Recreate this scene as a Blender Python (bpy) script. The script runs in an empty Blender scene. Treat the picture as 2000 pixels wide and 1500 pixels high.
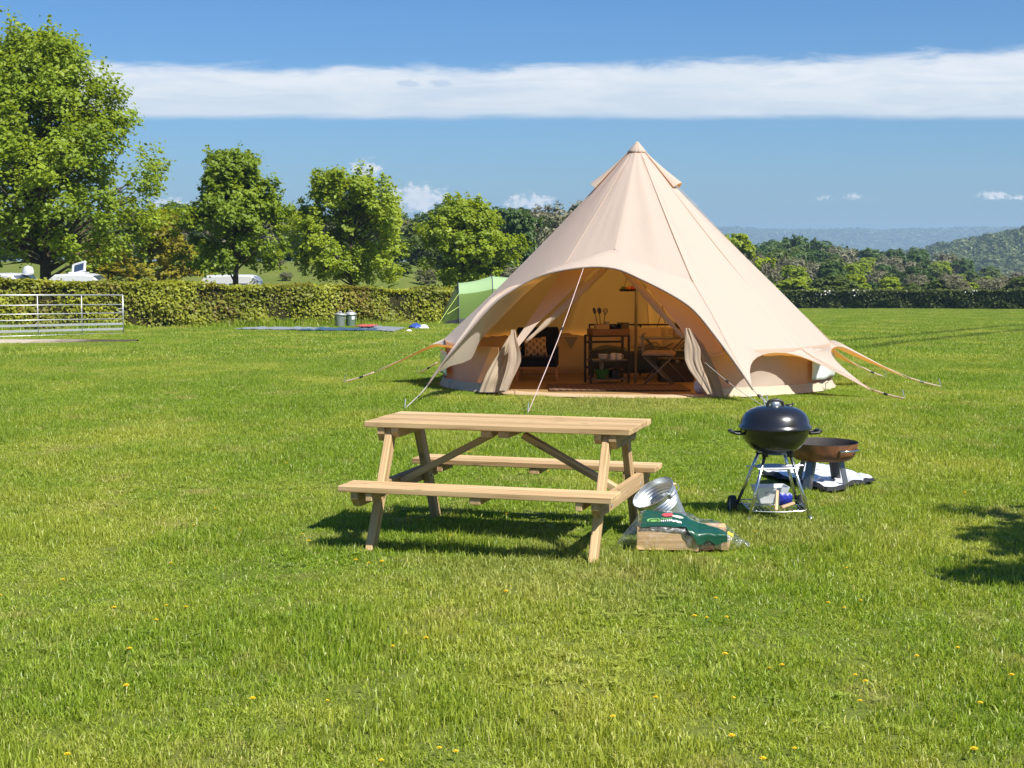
import bpy, bmesh, math, random
import numpy as np
from mathutils import Vector, Matrix, noise as mnoise

PI = math.pi
R = math.radians
SC = bpy.context.scene
COL = SC.collection

# ------------------------------------------------------------------ camera
CAM_H = 1.8
PITCH = math.atan(253.0 / 3000.0)
cam_data = bpy.data.cameras.new('camera')
cam_data.sensor_width = 36.0
cam_data.lens = 54.0
cam_data.clip_start = 0.1
cam_data.clip_end = 20000.0
cam = bpy.data.objects.new('camera', cam_data)
COL.objects.link(cam)
cam.location = (0, 0, CAM_H)
cam.rotation_euler = (PI / 2 - PITCH, 0, 0)
SC.camera = cam

# ------------------------------------------------------------------ sun and sky
SUN = Vector((0.45, -0.45, 0.77)).normalized()
sun_data = bpy.data.lights.new('sun', 'SUN')
sun_data.energy = 5.0
sun_data.angle = R(0.53)
sun_data.color = (1.0, 0.95, 0.87)
sun = bpy.data.objects.new('sun', sun_data)
COL.objects.link(sun)
sun.location = (30, -20, 60)
sun.rotation_euler = (-SUN).to_track_quat('-Z', 'Y').to_euler()

SC.view_settings.view_transform = 'Standard'
SC.view_settings.look = 'None'
SC.view_settings.exposure = 0.85
SC.view_settings.gamma = 1.0
SC.view_settings.use_curve_mapping = False
SC.cycles.use_denoising = True
SC.cycles.max_bounces = 8
SC.cycles.transparent_max_bounces = 12
SC.cycles.volume_bounces = 0


# node helpers ---------------------------------------------------------------
class NT:
    def __init__(self, tree):
        self.t = tree
        self.t.nodes.clear()

    def n(self, typ, ins=None, **props):
        nd = self.t.nodes.new(typ)
        for k, v in props.items():
            setattr(nd, k, v)
        for k, v in (ins or {}).items():
            if isinstance(v, bpy.types.NodeSocket):
                self.t.links.new(v, nd.inputs[k])
            else:
                nd.inputs[k].default_value = v
        return nd

    def math(self, op, a, b=None, c=None, clamp=False):
        nd = self.t.nodes.new('ShaderNodeMath')
        nd.operation = op
        nd.use_clamp = clamp
        for i, v in enumerate((a, b, c)):
            if v is None:
                continue
            if isinstance(v, bpy.types.NodeSocket):
                self.t.links.new(v, nd.inputs[i])
            else:
                nd.inputs[i].default_value = v
        return nd.outputs[0]

    def step(self, v, e0, e1):
        nd = self.t.nodes.new('ShaderNodeMapRange')
        nd.interpolation_type = 'SMOOTHSTEP'
        self.t.links.new(v, nd.inputs[0])
        nd.inputs[1].default_value = e0
        nd.inputs[2].default_value = e1
        nd.inputs[3].default_value = 0.0
        nd.inputs[4].default_value = 1.0
        return nd.outputs[0]

    def mix(self, fac, a, b, blend='MIX'):
        nd = self.t.nodes.new('ShaderNodeMix')
        nd.data_type = 'RGBA'
        nd.blend_type = blend
        for i, v in ((0, fac), (6, a), (7, b)):
            if isinstance(v, bpy.types.NodeSocket):
                self.t.links.new(v, nd.inputs[i])
            else:
                nd.inputs[i].default_value = v if i == 0 else (tuple(v) + (1,))[:4]
        return nd.outputs[2]

    def ramp(self, fac, stops):
        nd = self.t.nodes.new('ShaderNodeValToRGB')
        self.t.links.new(fac, nd.inputs[0])
        cr = nd.color_ramp
        while len(cr.elements) < len(stops):
            cr.elements.new(0.5)
        for e, (p, c) in zip(cr.elements, stops):
            e.position = p
            e.color = (tuple(c) + (1,))[:4]
        return nd.outputs[0]

    def noise(self, vec, scale, detail=3.0, rough=0.55, dist=0.0):
        nd = self.n('ShaderNodeTexNoise', {'Scale': scale, 'Detail': detail, 'Roughness': rough, 'Distortion': dist})
        if vec is not None:
            self.t.links.new(vec, nd.inputs['Vector'])
        return nd.outputs[0]

    def mapping(self, vec, scale=(1, 1, 1), loc=(0, 0, 0)):
        return self.n('ShaderNodeMapping', {'Vector': vec, 'Scale': scale, 'Location': loc}).outputs[0]

    def link(self, a, b):
        self.t.links.new(a, b)


# world: physical sky plus a sheet of cloud far off and small cumulus over the horizon
world = bpy.data.worlds.new('World')
SC.world = world
world.use_nodes = True
W = NT(world.node_tree)
sky = W.n('ShaderNodeTexSky', sky_type='NISHITA', sun_disc=False)
sky.sun_elevation = math.asin(SUN.z)
sky.sun_rotation = math.atan2(SUN.x, SUN.y)
sky.altitude = 150.0
sky.air_density = 0.9
sky.dust_density = 1.3
sky.ozone_density = 3.0
geo = W.n('ShaderNodeTexCoord')
dirv = geo.outputs['Generated']
sep = W.n('ShaderNodeSeparateXYZ', {0: dirv})
dx, dy, dz = sep.outputs
zc = W.math('MAXIMUM', dz, 0.004)
# the cloud sheet lies on a plane high above: position on it is direction / height
cx_ = W.math('DIVIDE', dx, zc)
cy_ = W.math('DIVIDE', dy, zc)
cvec = W.n('ShaderNodeCombineXYZ', {0: cx_, 1: cy_}).outputs[0]
el = W.math('DIVIDE', dz, W.math('MAXIMUM', dy, 0.05))       # height above the horizon as a slope
azim = W.math('DIVIDE', dx, W.math('MAXIMUM', dy, 0.05))
av = W.n('ShaderNodeCombineXYZ', {0: azim, 1: el}).outputs[0]
wob = W.noise(W.mapping(av, (16, 70, 1)), 1.0, 9, 0.68, 0.5)
az_ = W.math('MINIMUM', W.math('MAXIMUM', W.math('DIVIDE', dx, W.math('MAXIMUM', dy, 0.05)), -0.8), 0.8)
topedge = W.math('ADD', W.math('ADD', W.math('MULTIPLY', az_, 0.013), W.math('MULTIPLY', W.math('MULTIPLY', az_, az_), 0.075)), 0.1215)
topedge = W.math('ADD', topedge, W.math('MULTIPLY', W.math('SUBTRACT', wob, 0.5), 0.021))
t_top = W.math('SUBTRACT', 1.0, W.step(W.math('SUBTRACT', el, topedge), -0.0075, 0.0022))
bw = W.noise(W.mapping(av, (10, 60, 1), (7, 3, 0)), 1.0, 8, 0.6)
t_bot = W.step(W.math('ADD', el, W.math('MULTIPLY', W.math('SUBTRACT', bw, 0.5), 0.0075)), 0.0852, 0.0915)
streak = W.noise(W.mapping(av, (14, 95, 1), (2, 5, 0)), 1.0, 9, 0.62, 0.8)
band = W.math('MULTIPLY', W.math('MULTIPLY', t_top, t_bot), W.math('ADD', 0.58, W.math('MULTIPLY', streak, 0.70), clamp=True))
front = W.step(dy, 0.02, 0.2)
band = W.math('MULTIPLY', band, front)
# small cumulus low over the land
puffs = None
pn = W.noise(W.mapping(av, (150, 210, 1)), 1.0, 9, 0.7)
for (pa, pe, wa, we, k) in ((-0.061, 0.036, 0.020, 0.0095, 1.0), (-0.222, 0.030, 0.016, 0.007, 0.9), (0.012, 0.0335, 0.015, 0.006, 0.9),
                            (0.115, 0.0335, 0.007, 0.0022, 0.55), (0.201, 0.0365, 0.007, 0.0019, 0.7), (0.221, 0.037, 0.0075, 0.0022, 0.75),
                            (0.312, 0.0385, 0.013, 0.0028, 0.8), (0.330, 0.037, 0.010, 0.0022, 0.7), (-0.095, 0.055, 0.012, 0.007, 0.8),
                            (0.52, 0.036, 0.02, 0.008, 1.0), (0.8, 0.033, 0.03, 0.008, 1.0), (-0.5, 0.035, 0.02, 0.008, 1.0), (-0.8, 0.035, 0.03, 0.009, 1.0)):
    qa = W.math('POWER', W.math('DIVIDE', W.math('SUBTRACT', azim, pa), wa), 2.0)
    qe = W.math('POWER', W.math('DIVIDE', W.math('SUBTRACT', el, pe), we), 2.0)
    g = W.math('MULTIPLY', W.math('EXPONENT', W.math('MULTIPLY', W.math('ADD', qa, qe), -0.8)), k)
    puffs = g if puffs is None else W.math('MAXIMUM', puffs, g)
pm = W.step(W.math('ADD', puffs, W.math('MULTIPLY', W.math('SUBTRACT', pn, 0.5), 2.6)), 0.34, 0.80)
pm = W.math('MULTIPLY', W.math('MULTIPLY', W.math('MULTIPLY', pm, front), 0.9), W.step(puffs, 0.10, 0.42))
SKY_K = 0.076
skyc = W.mix(1.0, W.n('ShaderNodeHueSaturation', {'Saturation': 1.25, 'Value': 1.0, 'Color': sky.outputs[0]}).outputs[0], (0.58, 0.755, 0.93), 'MULTIPLY')
bandcol = W.mix(W.step(W.math('ADD', el, W.math('MULTIPLY', W.math('SUBTRACT', streak, 0.5), 0.03)), 0.090, 0.122),
                (5.7, 6.15, 6.55), (6.9, 7.05, 7.2))
for (pa, wa) in ((-0.067, 0.011), (-0.046, 0.010)):
    qa = W.math('POWER', W.math('DIVIDE', W.math('SUBTRACT', azim, pa), wa), 2.0)
    qe = W.math('POWER', W.math('DIVIDE', W.math('SUBTRACT', el, 0.1097), 0.0032), 2.0)
    gq = W.math('EXPONENT', W.math('MULTIPLY', W.math('ADD', qa, qe), -0.9))
    gq = W.step(W.math('ADD', gq, W.math('MULTIPLY', W.math('SUBTRACT', pn, 0.5), 1.6)), 0.45, 0.9)
    bandcol = W.mix(W.math('MULTIPLY', gq, 0.7), bandcol, (4.2, 5.0, 6.1))
c1 = W.mix(W.math('MULTIPLY', band, 0.93), skyc, bandcol)
c2 = W.mix(pm, c1, W.mix(W.step(pn, 0.40, 0.62), (5.8, 6.1, 6.5), (7.2, 7.1, 7.0)))
bg = W.n('ShaderNodeBackground', {'Color': c2, 'Strength': SKY_K})
wout = W.n('ShaderNodeOutputWorld', {'Surface': bg.outputs[0]})


# ------------------------------------------------------------------ ground shape
def sstep(a, b, t):
    t = np.clip((np.asarray(t, float) - a) / (b - a), 0, 1)
    return t * t * (3 - 2 * t)


def gz(x, y):
    """height of the land: level lawn, then a field falling away, a bank on the left, a valley beyond"""
    x = np.asarray(x, float)
    y = np.asarray(y, float)
    q = np.clip((y - 18.8) / 1.5, -30, 400)
    sp = 1.5 * np.where(q > 30, q, np.log1p(np.exp(np.minimum(q, 30))))
    z = -0.025 * np.minimum(sp, 600)
    z = z - 0.006 * np.clip(y - 620, 0, 2500)
    left = sstep(8, -14, x)
    z = z + left * (3.6 * sstep(68, 125, y) + 0.02 * np.clip(y - 110, 0, 250))
    return z


def g1(x, y):
    return float(gz(x, y))


FWD = Vector((0, math.cos(PITCH), -math.sin(PITCH)))
UPV = Vector((0, math.sin(PITCH), math.cos(PITCH)))


def at(px, py, Y):
    """where a point seen at px,py of the 2000 wide photograph stands when it is Y metres off"""
    d = FWD + UPV * ((750 - py) / 3000.0) + Vector(((px - 1000) / 3000.0, 0, 0))
    return Vector((0, 0, CAM_H)) + d * (Y / d.y)


def on_ground(px, py):
    d = FWD + UPV * ((750 - py) / 3000.0) + Vector(((px - 1000) / 3000.0, 0, 0))
    t = 10.0
    for _ in range(60):
        p = d * t
        t = (g1(p.x, p.y) - CAM_H) / d.z
    p = d * t
    return Vector((p.x, p.y, g1(p.x, p.y)))


# ------------------------------------------------------------------ building helpers
class MB:
    """collects pieces of one mesh"""

    def __init__(self):
        self.v = []
        self.f = []
        self.fm = []
        self.m = 0

    def add(self, verts, faces):
        o = len(self.v)
        self.v.extend([tuple(p) for p in verts])
        for f in faces:
            self.f.append(tuple(i + o for i in f))
            self.fm.append(self.m)

    def box(self, c, s, rot=None, bev=0.0):
        """box of full size s centred on c; bev chamfers the vertical/long edges lightly"""
        c = Vector(c)
        hx, hy, hz = s[0] / 2, s[1] / 2, s[2] / 2
        if bev <= 0:
            vs = [Vector((sx * hx, sy * hy, sz * hz)) for sx in (-1, 1) for sy in (-1, 1) for sz in (-1, 1)]
            fs = [(0, 1, 3, 2), (4, 6, 7, 5), (0, 4, 5, 1), (2, 3, 7, 6), (0, 2, 6, 4), (1, 5, 7, 3)]
        else:
            bm = bmesh.new()
            bmesh.ops.create_cube(bm, size=1.0)
            bmesh.ops.scale(bm, vec=(s[0], s[1], s[2]), verts=bm.verts)
            bmesh.ops.bevel(bm, geom=bm.edges[:], offset=bev, segments=1, affect='EDGES', profile=0.6)
            bm.verts.index_update()
            vs = [v.co.copy() for v in bm.verts]
            fs = [tuple(v.index for v in f.verts) for f in bm.faces]
            bm.free()
        if rot is not None:
            vs = [rot @ v for v in vs]
        self.add([v + c for v in vs], fs)

    def tube(self, pts, rad, seg=8, cap=True):
        pts = [Vector(p) for p in pts]
        n = len(pts)
        if not hasattr(rad, '__len__'):
            rad = [rad] * n
        vs, fs = [], []
        prev = None
        for i in range(n):
            t = (pts[min(i + 1, n - 1)] - pts[max(i - 1, 0)])
            if t.length < 1e-9:
                t = Vector((0, 0, 1))
            t.normalize()
            if prev is None:
                a = t.cross(Vector((0, 0, 1)) if abs(t.z) < 0.9 else Vector((1, 0, 0)))
            else:
                a = prev - t * prev.dot(t)
            a.normalize()
            prev = a
            b = t.cross(a)
            for k in range(seg):
                w = 2 * PI * k / seg
                vs.append(pts[i] + (a * math.cos(w) + b * math.sin(w)) * rad[i])
        for i in range(n - 1):
            for k in range(seg):
                k2 = (k + 1) % seg
                fs.append((i * seg + k, i * seg + k2, (i + 1) * seg + k2, (i + 1) * seg + k))
        if cap:
            fs.append(tuple(reversed(range(seg))))
            fs.append(tuple((n - 1) * seg + k for k in range(seg)))
        self.add(vs, fs)

    def lathe(self, prof, seg=24, c=(0, 0, 0), mat=None, close=False):
        """prof: list of (r,z), turned about z"""
        c = Vector(c)
        vs, fs, rows = [], [], []
        for (r, z) in prof:
            if r < 1e-6:
                rows.append([len(vs)])
                vs.append(Vector((0, 0, z)))
            else:
                rows.append(list(range(len(vs), len(vs) + seg)))
                for k in range(seg):
                    w = 2 * PI * k / seg
                    vs.append(Vector((r * math.cos(w), r * math.sin(w), z)))
        for a, b in zip(rows[:-1], rows[1:]):
            for k in range(seg):
                k2 = (k + 1) % seg
                if len(a) == 1 and len(b) == 1:
                    continue
                if len(a) == 1:
                    fs.append((a[0], b[k2], b[k]))
                elif len(b) == 1:
                    fs.append((a[k], a[k2], b[0]))
                else:
                    fs.append((a[k], a[k2], b[k2], b[k]))
        if mat is not None:
            vs = [mat @ v for v in vs]
        self.add([v + c for v in vs], fs)

    def prism(self, poly, h0, h1, mat=None):
        """poly in xy, extruded in z"""
        n = len(poly)
        vs = [Vector((p[0], p[1], h0)) for p in poly] + [Vector((p[0], p[1], h1)) for p in poly]
        fs = [tuple(reversed(range(n))), tuple(range(n, 2 * n))]
        fs += [(i, (i + 1) % n, n + (i + 1) % n, n + i) for i in range(n)]
        if mat is not None:
            vs = [mat @ v for v in vs]
        self.add(vs, fs)

    def grid(self, rows, thick=0.0, flip=False):
        """rows of points -> sheet; with thick a second skin is set behind it"""
        nr, nc = len(rows), len(rows[0])
        vs = [Vector(p) for r in rows for p in r]
        fs = []
        for i in range(nr - 1):
            for j in range(nc - 1):
                q = (i * nc + j, i * nc + j + 1, (i + 1) * nc + j + 1, (i + 1) * nc + j)
                fs.append(tuple(reversed(q)) if flip else q)
        if thick:
            nrm = [Vector((0, 0, 0)) for _ in vs]
            for f in fs:
                k = (vs[f[1]] - vs[f[0]]).cross(vs[f[2]] - vs[f[0]])
                k2 = (vs[f[2]] - vs[f[0]]).cross(vs[f[3]] - vs[f[0]])
                for i in f:
                    nrm[i] += k + k2
            N = len(vs)
            vs2 = [v - (n.normalized() if n.length > 1e-12 else Vector((0, 0, 1))) * thick for v, n in zip(vs, nrm)]
            fs2 = [tuple(i + N for i in reversed(f)) for f in fs]
            rim = [j for j in range(nc)] + [i * nc + nc - 1 for i in range(1, nr)] + \
                  [(nr - 1) * nc + j for j in range(nc - 2, -1, -1)] + [i * nc for i in range(nr - 2, 0, -1)]
            fr = []
            for a, b in zip(rim, rim[1:] + rim[:1]):
                q = (b, a, a + N, b + N)
                fr.append(tuple(reversed(q)) if flip else q)
            vs, fs = vs + vs2, fs + fs2 + fr
        self.add(vs, fs)

    def mesh(self, name, mats, smooth=False):
        me = bpy.data.meshes.new(name)
        me.from_pydata(self.v, [], self.f)
        mats = mats if isinstance(mats, (list, tuple)) else [mats]
        for m in mats:
            me.materials.append(m)
        if len(mats) > 1:
            me.polygons.foreach_set('material_index', self.fm)
        if smooth:
            me.polygons.foreach_set('use_smooth', [True] * len(me.polygons))
            if smooth is not True:
                try:
                    me.set_sharp_from_angle(angle=R(smooth))
                except Exception:
                    pass
        me.update()
        return me

    def build(self, name, mats, parent=None, smooth=False, loc=None, rot=None):
        o = bpy.data.objects.new(name, self.mesh(name, mats, smooth))
        COL.objects.link(o)
        if loc is not None:
            o.location = loc
        if rot is not None:
            o.rotation_euler = rot
        if parent is not None:
            o.parent = parent
        return o


def np_mesh(name, V, T, mat, attr=None, smooth=False):
    """fast mesh from numpy: V (n,3), T (m,3) triangles"""
    me = bpy.data.meshes.new(name)
    V = np.ascontiguousarray(V, np.float32)
    T = np.ascontiguousarray(T, np.int32)
    me.vertices.add(len(V))
    me.vertices.foreach_set('co', V.ravel())
    me.loops.add(T.size)
    me.loops.foreach_set('vertex_index', T.ravel())
    me.polygons.add(len(T))
    me.polygons.foreach_set('loop_start', np.arange(0, T.size, 3, dtype=np.int32))
    if smooth:
        me.polygons.foreach_set('use_smooth', np.ones(len(T), bool))
    me.materials.append(mat)
    if attr is not None:
        a = me.attributes.new('tint', 'FLOAT', 'POINT')
        a.data.foreach_set('value', np.ascontiguousarray(attr, np.float32))
    me.update(calc_edges=True)
    return me


def link(name, me, parent=None, loc=(0, 0, 0), rotz=0.0, scale=1.0):
    o = bpy.data.objects.new(name, me)
    COL.objects.link(o)
    o.location = loc
    o.rotation_euler = (0, 0, rotz)
    o.scale = (scale,) * 3 if not hasattr(scale, '__len__') else scale
    if parent is not None:
        o.parent = parent
    return o


def tag(o, label=None, cat=None, group=None, kind=None):
    if label:
        o['label'] = label
    if cat:
        o['category'] = cat
    if group:
        o['group'] = group
    if kind:
        o['kind'] = kind
    return o


def thing(name, label, cat, loc=(0, 0, 0), rotz=0.0, group=None):
    o = bpy.data.objects.new(name, None)
    o.empty_display_size = 0.2
    COL.objects.link(o)
    o.location = loc
    o.rotation_euler = (0, 0, rotz)
    return tag(o, label, cat, group)


def struct(o):
    return tag(o, kind='structure')


def dup(root, loc, rotz=0.0, scale=1.0, label=None, group=None):
    """a copy of a thing with copies of its parts and sub-parts"""
    r = root.copy()
    COL.objects.link(r)
    r.location = loc
    r.rotation_euler = (0, 0, rotz)
    r.scale = (scale,) * 3 if not hasattr(scale, '__len__') else scale
    if label:
        r['label'] = label
    if group:
        r['group'] = group
    for ch in list(root.children):
        c = ch.copy()
        COL.objects.link(c)
        c.parent = r
        for g in ch.children:
            d = g.copy()
            COL.objects.link(d)
            d.parent = c
    return r


def catmull(pts, n):
    """n points along a smooth curve through pts"""
    P = [Vector(p) for p in pts]
    out = []
    m = len(P) - 1
    for i in range(n):
        u = i / (n - 1) * m
        k = min(int(u), m - 1)
        t = u - k
        p0, p1, p2, p3 = P[max(k - 1, 0)], P[k], P[k + 1], P[min(k + 2, m)]
        out.append(0.5 * ((2 * p1) + (p2 - p0) * t + (2 * p0 - 5 * p1 + 4 * p2 - p3) * t * t + (3 * p1 - p0 - 3 * p2 + p3) * t ** 3))
    return out


def beam(name, p0, p1, w, h, m, parent=None, bev=0.004, up=(0, 0, 1)):
    """squared timber from p0 to p1 with its own x axis along the grain; w across, h deep"""
    p0, p1 = Vector(p0), Vector(p1)
    x = p1 - p0
    L = x.length
    x.normalize()
    upv = Vector(up)
    y = upv.cross(x).normalized()
    z = x.cross(y)
    mb = MB()
    mb.box((0, 0, 0), (L, w, h), bev=bev)
    o = mb.build(name, m)
    mt = Matrix((x, y, z)).transposed().to_4x4()
    mt.translation = (p0 + p1) / 2
    o.matrix_world = mt
    if parent is not None:
        o.parent = parent
        o.matrix_parent_inverse = Matrix.Identity(4)
    return o


# ------------------------------------------------------------------ materials
def new_mat(name):
    m = bpy.data.materials.new(name)
    m.use_nodes = True
    return m, NT(m.node_tree)


def out(N, shader, disp=None):
    o = N.n('ShaderNodeOutputMaterial', {'Surface': shader})
    return o


def plain(name, c, rough=0.5, metal=0.0, var=0.12, scale=12.0, bump=0.0, bscale=60.0, spec=0.5, coat=0.0, aniso=None):
    """painted / metal / plastic surface with uneven tone and fine relief"""
    m, N = new_mat(name)
    tc = N.n('ShaderNodeTexCoord').outputs['Object']
    nz = N.noise(tc, scale, 4)
    col = N.mix(nz, tuple(v * (1 - var) for v in c), tuple(min(1, v * (1 + var)) for v in c))
    b = N.n('ShaderNodeBsdfPrincipled', {'Base Color': col, 'Metallic': metal, 'Specular IOR Level': spec, 'Coat Weight': coat})
    rz = N.noise(tc, scale * 2.3, 3)
    N.link(N.math('ADD', N.math('MULTIPLY', N.math('SUBTRACT', rz, 0.5), 0.25 * rough), rough), b.inputs['Roughness'])
    if bump:
        bn = N.n('ShaderNodeBump', {'Strength': bump, 'Distance': 0.01, 'Height': N.noise(tc, bscale, 3)})
        N.link(bn.outputs[0], b.inputs['Normal'])
    out(N, b.outputs[0])
    return m


def wood(name, light, dark, scale=1.0, rough=0.7, knots=True):
    """timber with the grain along the object's own x axis"""
    m, N = new_mat(name)
    tc = N.n('ShaderNodeTexCoord').outputs['Object']
    oi = N.n('ShaderNodeObjectInfo').outputs['Random']
    off = N.n('ShaderNodeCombineXYZ', {0: N.math('MULTIPLY', oi, 37.0), 1: N.math('MULTIPLY', oi, 11.0), 2: N.math('MULTIPLY', oi, 5.0)}).outputs[0]
    v = N.n('ShaderNodeVectorMath', {0: tc, 1: off}, operation='ADD').outputs[0]
    g = N.noise(N.mapping(v, (1.2 * scale, 38 * scale, 38 * scale)), 1.0, 5, 0.6, 0.4)
    g2 = N.noise(N.mapping(v, (3.0 * scale, 150 * scale, 150 * scale)), 1.0, 3, 0.6)
    fac = N.math('ADD', N.math('MULTIPLY', g, 0.75), N.math('MULTIPLY', g2, 0.25))
    col = N.ramp(fac, [(0.34, tuple(c_ * 0.72 for c_ in dark)), (0.47, tuple((a + b) / 2 for a, b in zip(light, dark))), (0.62, light)])
    tone = N.mix(oi, (0.74, 0.71, 0.66), (1.10, 1.08, 1.05))
    col = N.mix(1.0, col, tone, 'MULTIPLY')
    if knots:
        vo = N.n('ShaderNodeTexVoronoi', {'Vector': N.mapping(v, (5.5 * scale, 13 * scale, 13 * scale)), 'Scale': 1.0, 'Randomness': 1.0})
        kn = N.step(vo.outputs['Distance'], 0.26, 0.08)
        kn = N.math('MULTIPLY', kn, N.math('GREATER_THAN', N.n('ShaderNodeSeparateColor', {0: vo.outputs['Color']}).outputs[0], 0.74))
        col = N.mix(N.math('MULTIPLY', kn, 0.7), col, tuple(c * 0.5 for c in dark))
    b = N.n('ShaderNodeBsdfPrincipled', {'Base Color': col, 'Roughness': rough, 'Specular IOR Level': 0.25})
    bn = N.n('ShaderNodeBump', {'Strength': 0.35, 'Distance': 0.002, 'Height': fac})
    N.link(bn.outputs[0], b.inputs['Normal'])
    out(N, b.outputs[0])
    return m


def cloth(name, c, trans=None, tw=0.0, rough=0.9, weave=420.0, var=0.06, stain=None):
    """woven fabric; trans is the colour of the light that comes through it"""
    m, N = new_mat(name)
    tc = N.n('ShaderNodeTexCoord').outputs['Object']
    nz = N.noise(tc, 1.6, 5, 0.6)
    col = N.mix(nz, tuple(v * (1 - var) for v in c), tuple(min(1, v * (1 + var)) for v in c))
    w1 = N.noise(N.mapping(tc, (weave, weave, weave)), 1.0, 1)
    w2 = N.noise(N.mapping(tc, (1, 1, 0.45)), 7.0, 5, 0.62, 0.8)
    bn = N.n('ShaderNodeBump', {'Strength': 0.5, 'Distance': 0.012, 'Height': N.math('ADD', N.math('MULTIPLY', w1, 0.12), w2)})
    d = N.n('ShaderNodeBsdfPrincipled', {'Base Color': col, 'Roughness': rough, 'Specular IOR Level': 0.15, 'Sheen Weight': 0.1, 'Normal': bn.outputs[0]})
    sh = d.outputs[0]
    if trans is not None:
        t = N.n('ShaderNodeBsdfTranslucent', {'Color': tuple(trans) + (1,)})
        sh = N.n('ShaderNodeMixShader', {0: tw, 1: sh, 2: t.outputs[0]}).outputs[0]
    out(N, sh)
    return m


def leafy(name, c_dark, c_light, trans=0.35, tcol=None, rough=0.5, patch=0.5, old=None):
    """leaves: tone differs from leaf to leaf (tint) and from patch to patch"""
    m, N = new_mat(name)
    a = N.n('ShaderNodeAttribute', attribute_name='tint').outputs['Fac']
    pos = N.n('ShaderNodeNewGeometry').outputs['Position']
    nz = N.noise(pos, patch, 3)
    oi = N.n('ShaderNodeObjectInfo').outputs['Random']
    f = N.math('ADD', N.math('MULTIPLY', a, 0.6), N.math('MULTIPLY', nz, 0.55), clamp=False)
    f = N.math('ADD', N.math('SUBTRACT', f, 0.12), N.math('MULTIPLY', N.math('SUBTRACT', oi, 0.5), 0.22), clamp=True)
    col = N.mix(f, c_dark, c_light)
    if old:
        n2 = N.noise(pos, 0.55, 4, 0.65)
        a2 = N.math('FRACT', N.math('MULTIPLY', a, 17.0))
        col = N.mix(N.math('MULTIPLY', N.step(N.math('ADD', n2, N.math('MULTIPLY', a2, 0.25)), 0.68, 0.84), 0.6), col, old)
    b = N.n('ShaderNodeBsdfPrincipled', {'Base Color': col, 'Roughness': rough, 'Specular IOR Level': 0.35})
    tc_ = N.mix(f, tuple(tcol[i] * 0.7 for i in range(3)), tcol) if tcol else N.mix(1.0, col, (1.5, 1.35, 0.6), 'MULTIPLY')
    t = N.n('ShaderNodeBsdfTranslucent', {'Color': tc_})
    sh = N.n('ShaderNodeMixShader', {0: trans, 1: b.outputs[0], 2: t.outputs[0]})
    out(N, sh.outputs[0])
    return m
# ------------------------------------------------------------------ ground
TENT = Vector((1.8, 22.3, g1(1.8, 22.3)))
rng = np.random.default_rng(7)


def grass_colour(N):
    """turf tones: lush, yellowish and dry patches, from place to place in the field"""
    pos = N.n('ShaderNodeNewGeometry').outputs['Position']
    big = N.noise(N.mapping(pos, (0.42, 0.24, 0)), 1.0, 5, 0.62)
    mid = N.noise(N.mapping(pos, (1.5, 1.1, 0), (4, 9, 0)), 1.0, 4, 0.6)
    return pos, big, mid


m_ground, N = new_mat('turf_soil')
pos, big, mid = grass_colour(N)
fine = N.noise(pos, 22.0, 4)
c = N.mix(N.step(big, 0.35, 0.65), (0.095, 0.135, 0.020), (0.14, 0.165, 0.032))
c = N.mix(N.step(mid, 0.52, 0.72), c, (0.19, 0.17, 0.055))
c = N.mix(N.math('MULTIPLY', fine, 0.5), c, (0.075, 0.080, 0.018))
sepg = N.n('ShaderNodeSeparateXYZ', {0: pos})
far = N.step(sepg.outputs[1], 60, 220)
fields = N.n('ShaderNodeTexVoronoi', {'Vector': N.mapping(pos, (0.004, 0.0026, 0)), 'Scale': 1.0})
fcol = N.mix(fields.outputs['Color'], (0.10, 0.15, 0.025), (0.19, 0.21, 0.045))
c = N.mix(far, c, fcol)
b = N.n('ShaderNodeBsdfPrincipled', {'Base Color': c, 'Roughness': 0.95, 'Specular IOR Level': 0.1})
bn = N.n('ShaderNodeBump', {'Strength': 0.6, 'Distance': 0.04, 'Height': fine})
N.link(bn.outputs[0], b.inputs['Normal'])
out(N, b.outputs[0])

ys = np.concatenate([np.arange(-40, 0, 4.0), np.arange(0, 40, 1.0), np.arange(40, 160, 3.0), 160 * 1.07 ** np.arange(0, 58)])
us = np.linspace(-1, 1, 81)
us = np.sign(us) * np.abs(us) ** 1.5
half = np.maximum(45, 1.15 * np.abs(ys))
X = us[None, :] * half[:, None]
Y = np.repeat(ys[:, None], len(us), 1)
Z = gz(X, Y)
V = np.stack([X, Y, Z], -1).reshape(-1, 3)
nr, nc = X.shape
i, j = np.meshgrid(np.arange(nr - 1), np.arange(nc - 1), indexing='ij')
a0 = (i * nc + j).ravel()
T = np.concatenate([np.stack([a0, a0 + 1, a0 + nc + 1], 1), np.stack([a0, a0 + nc + 1, a0 + nc], 1)])
ground = struct(link('ground', np_mesh('ground', V, T, m_ground, smooth=True)))

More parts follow.
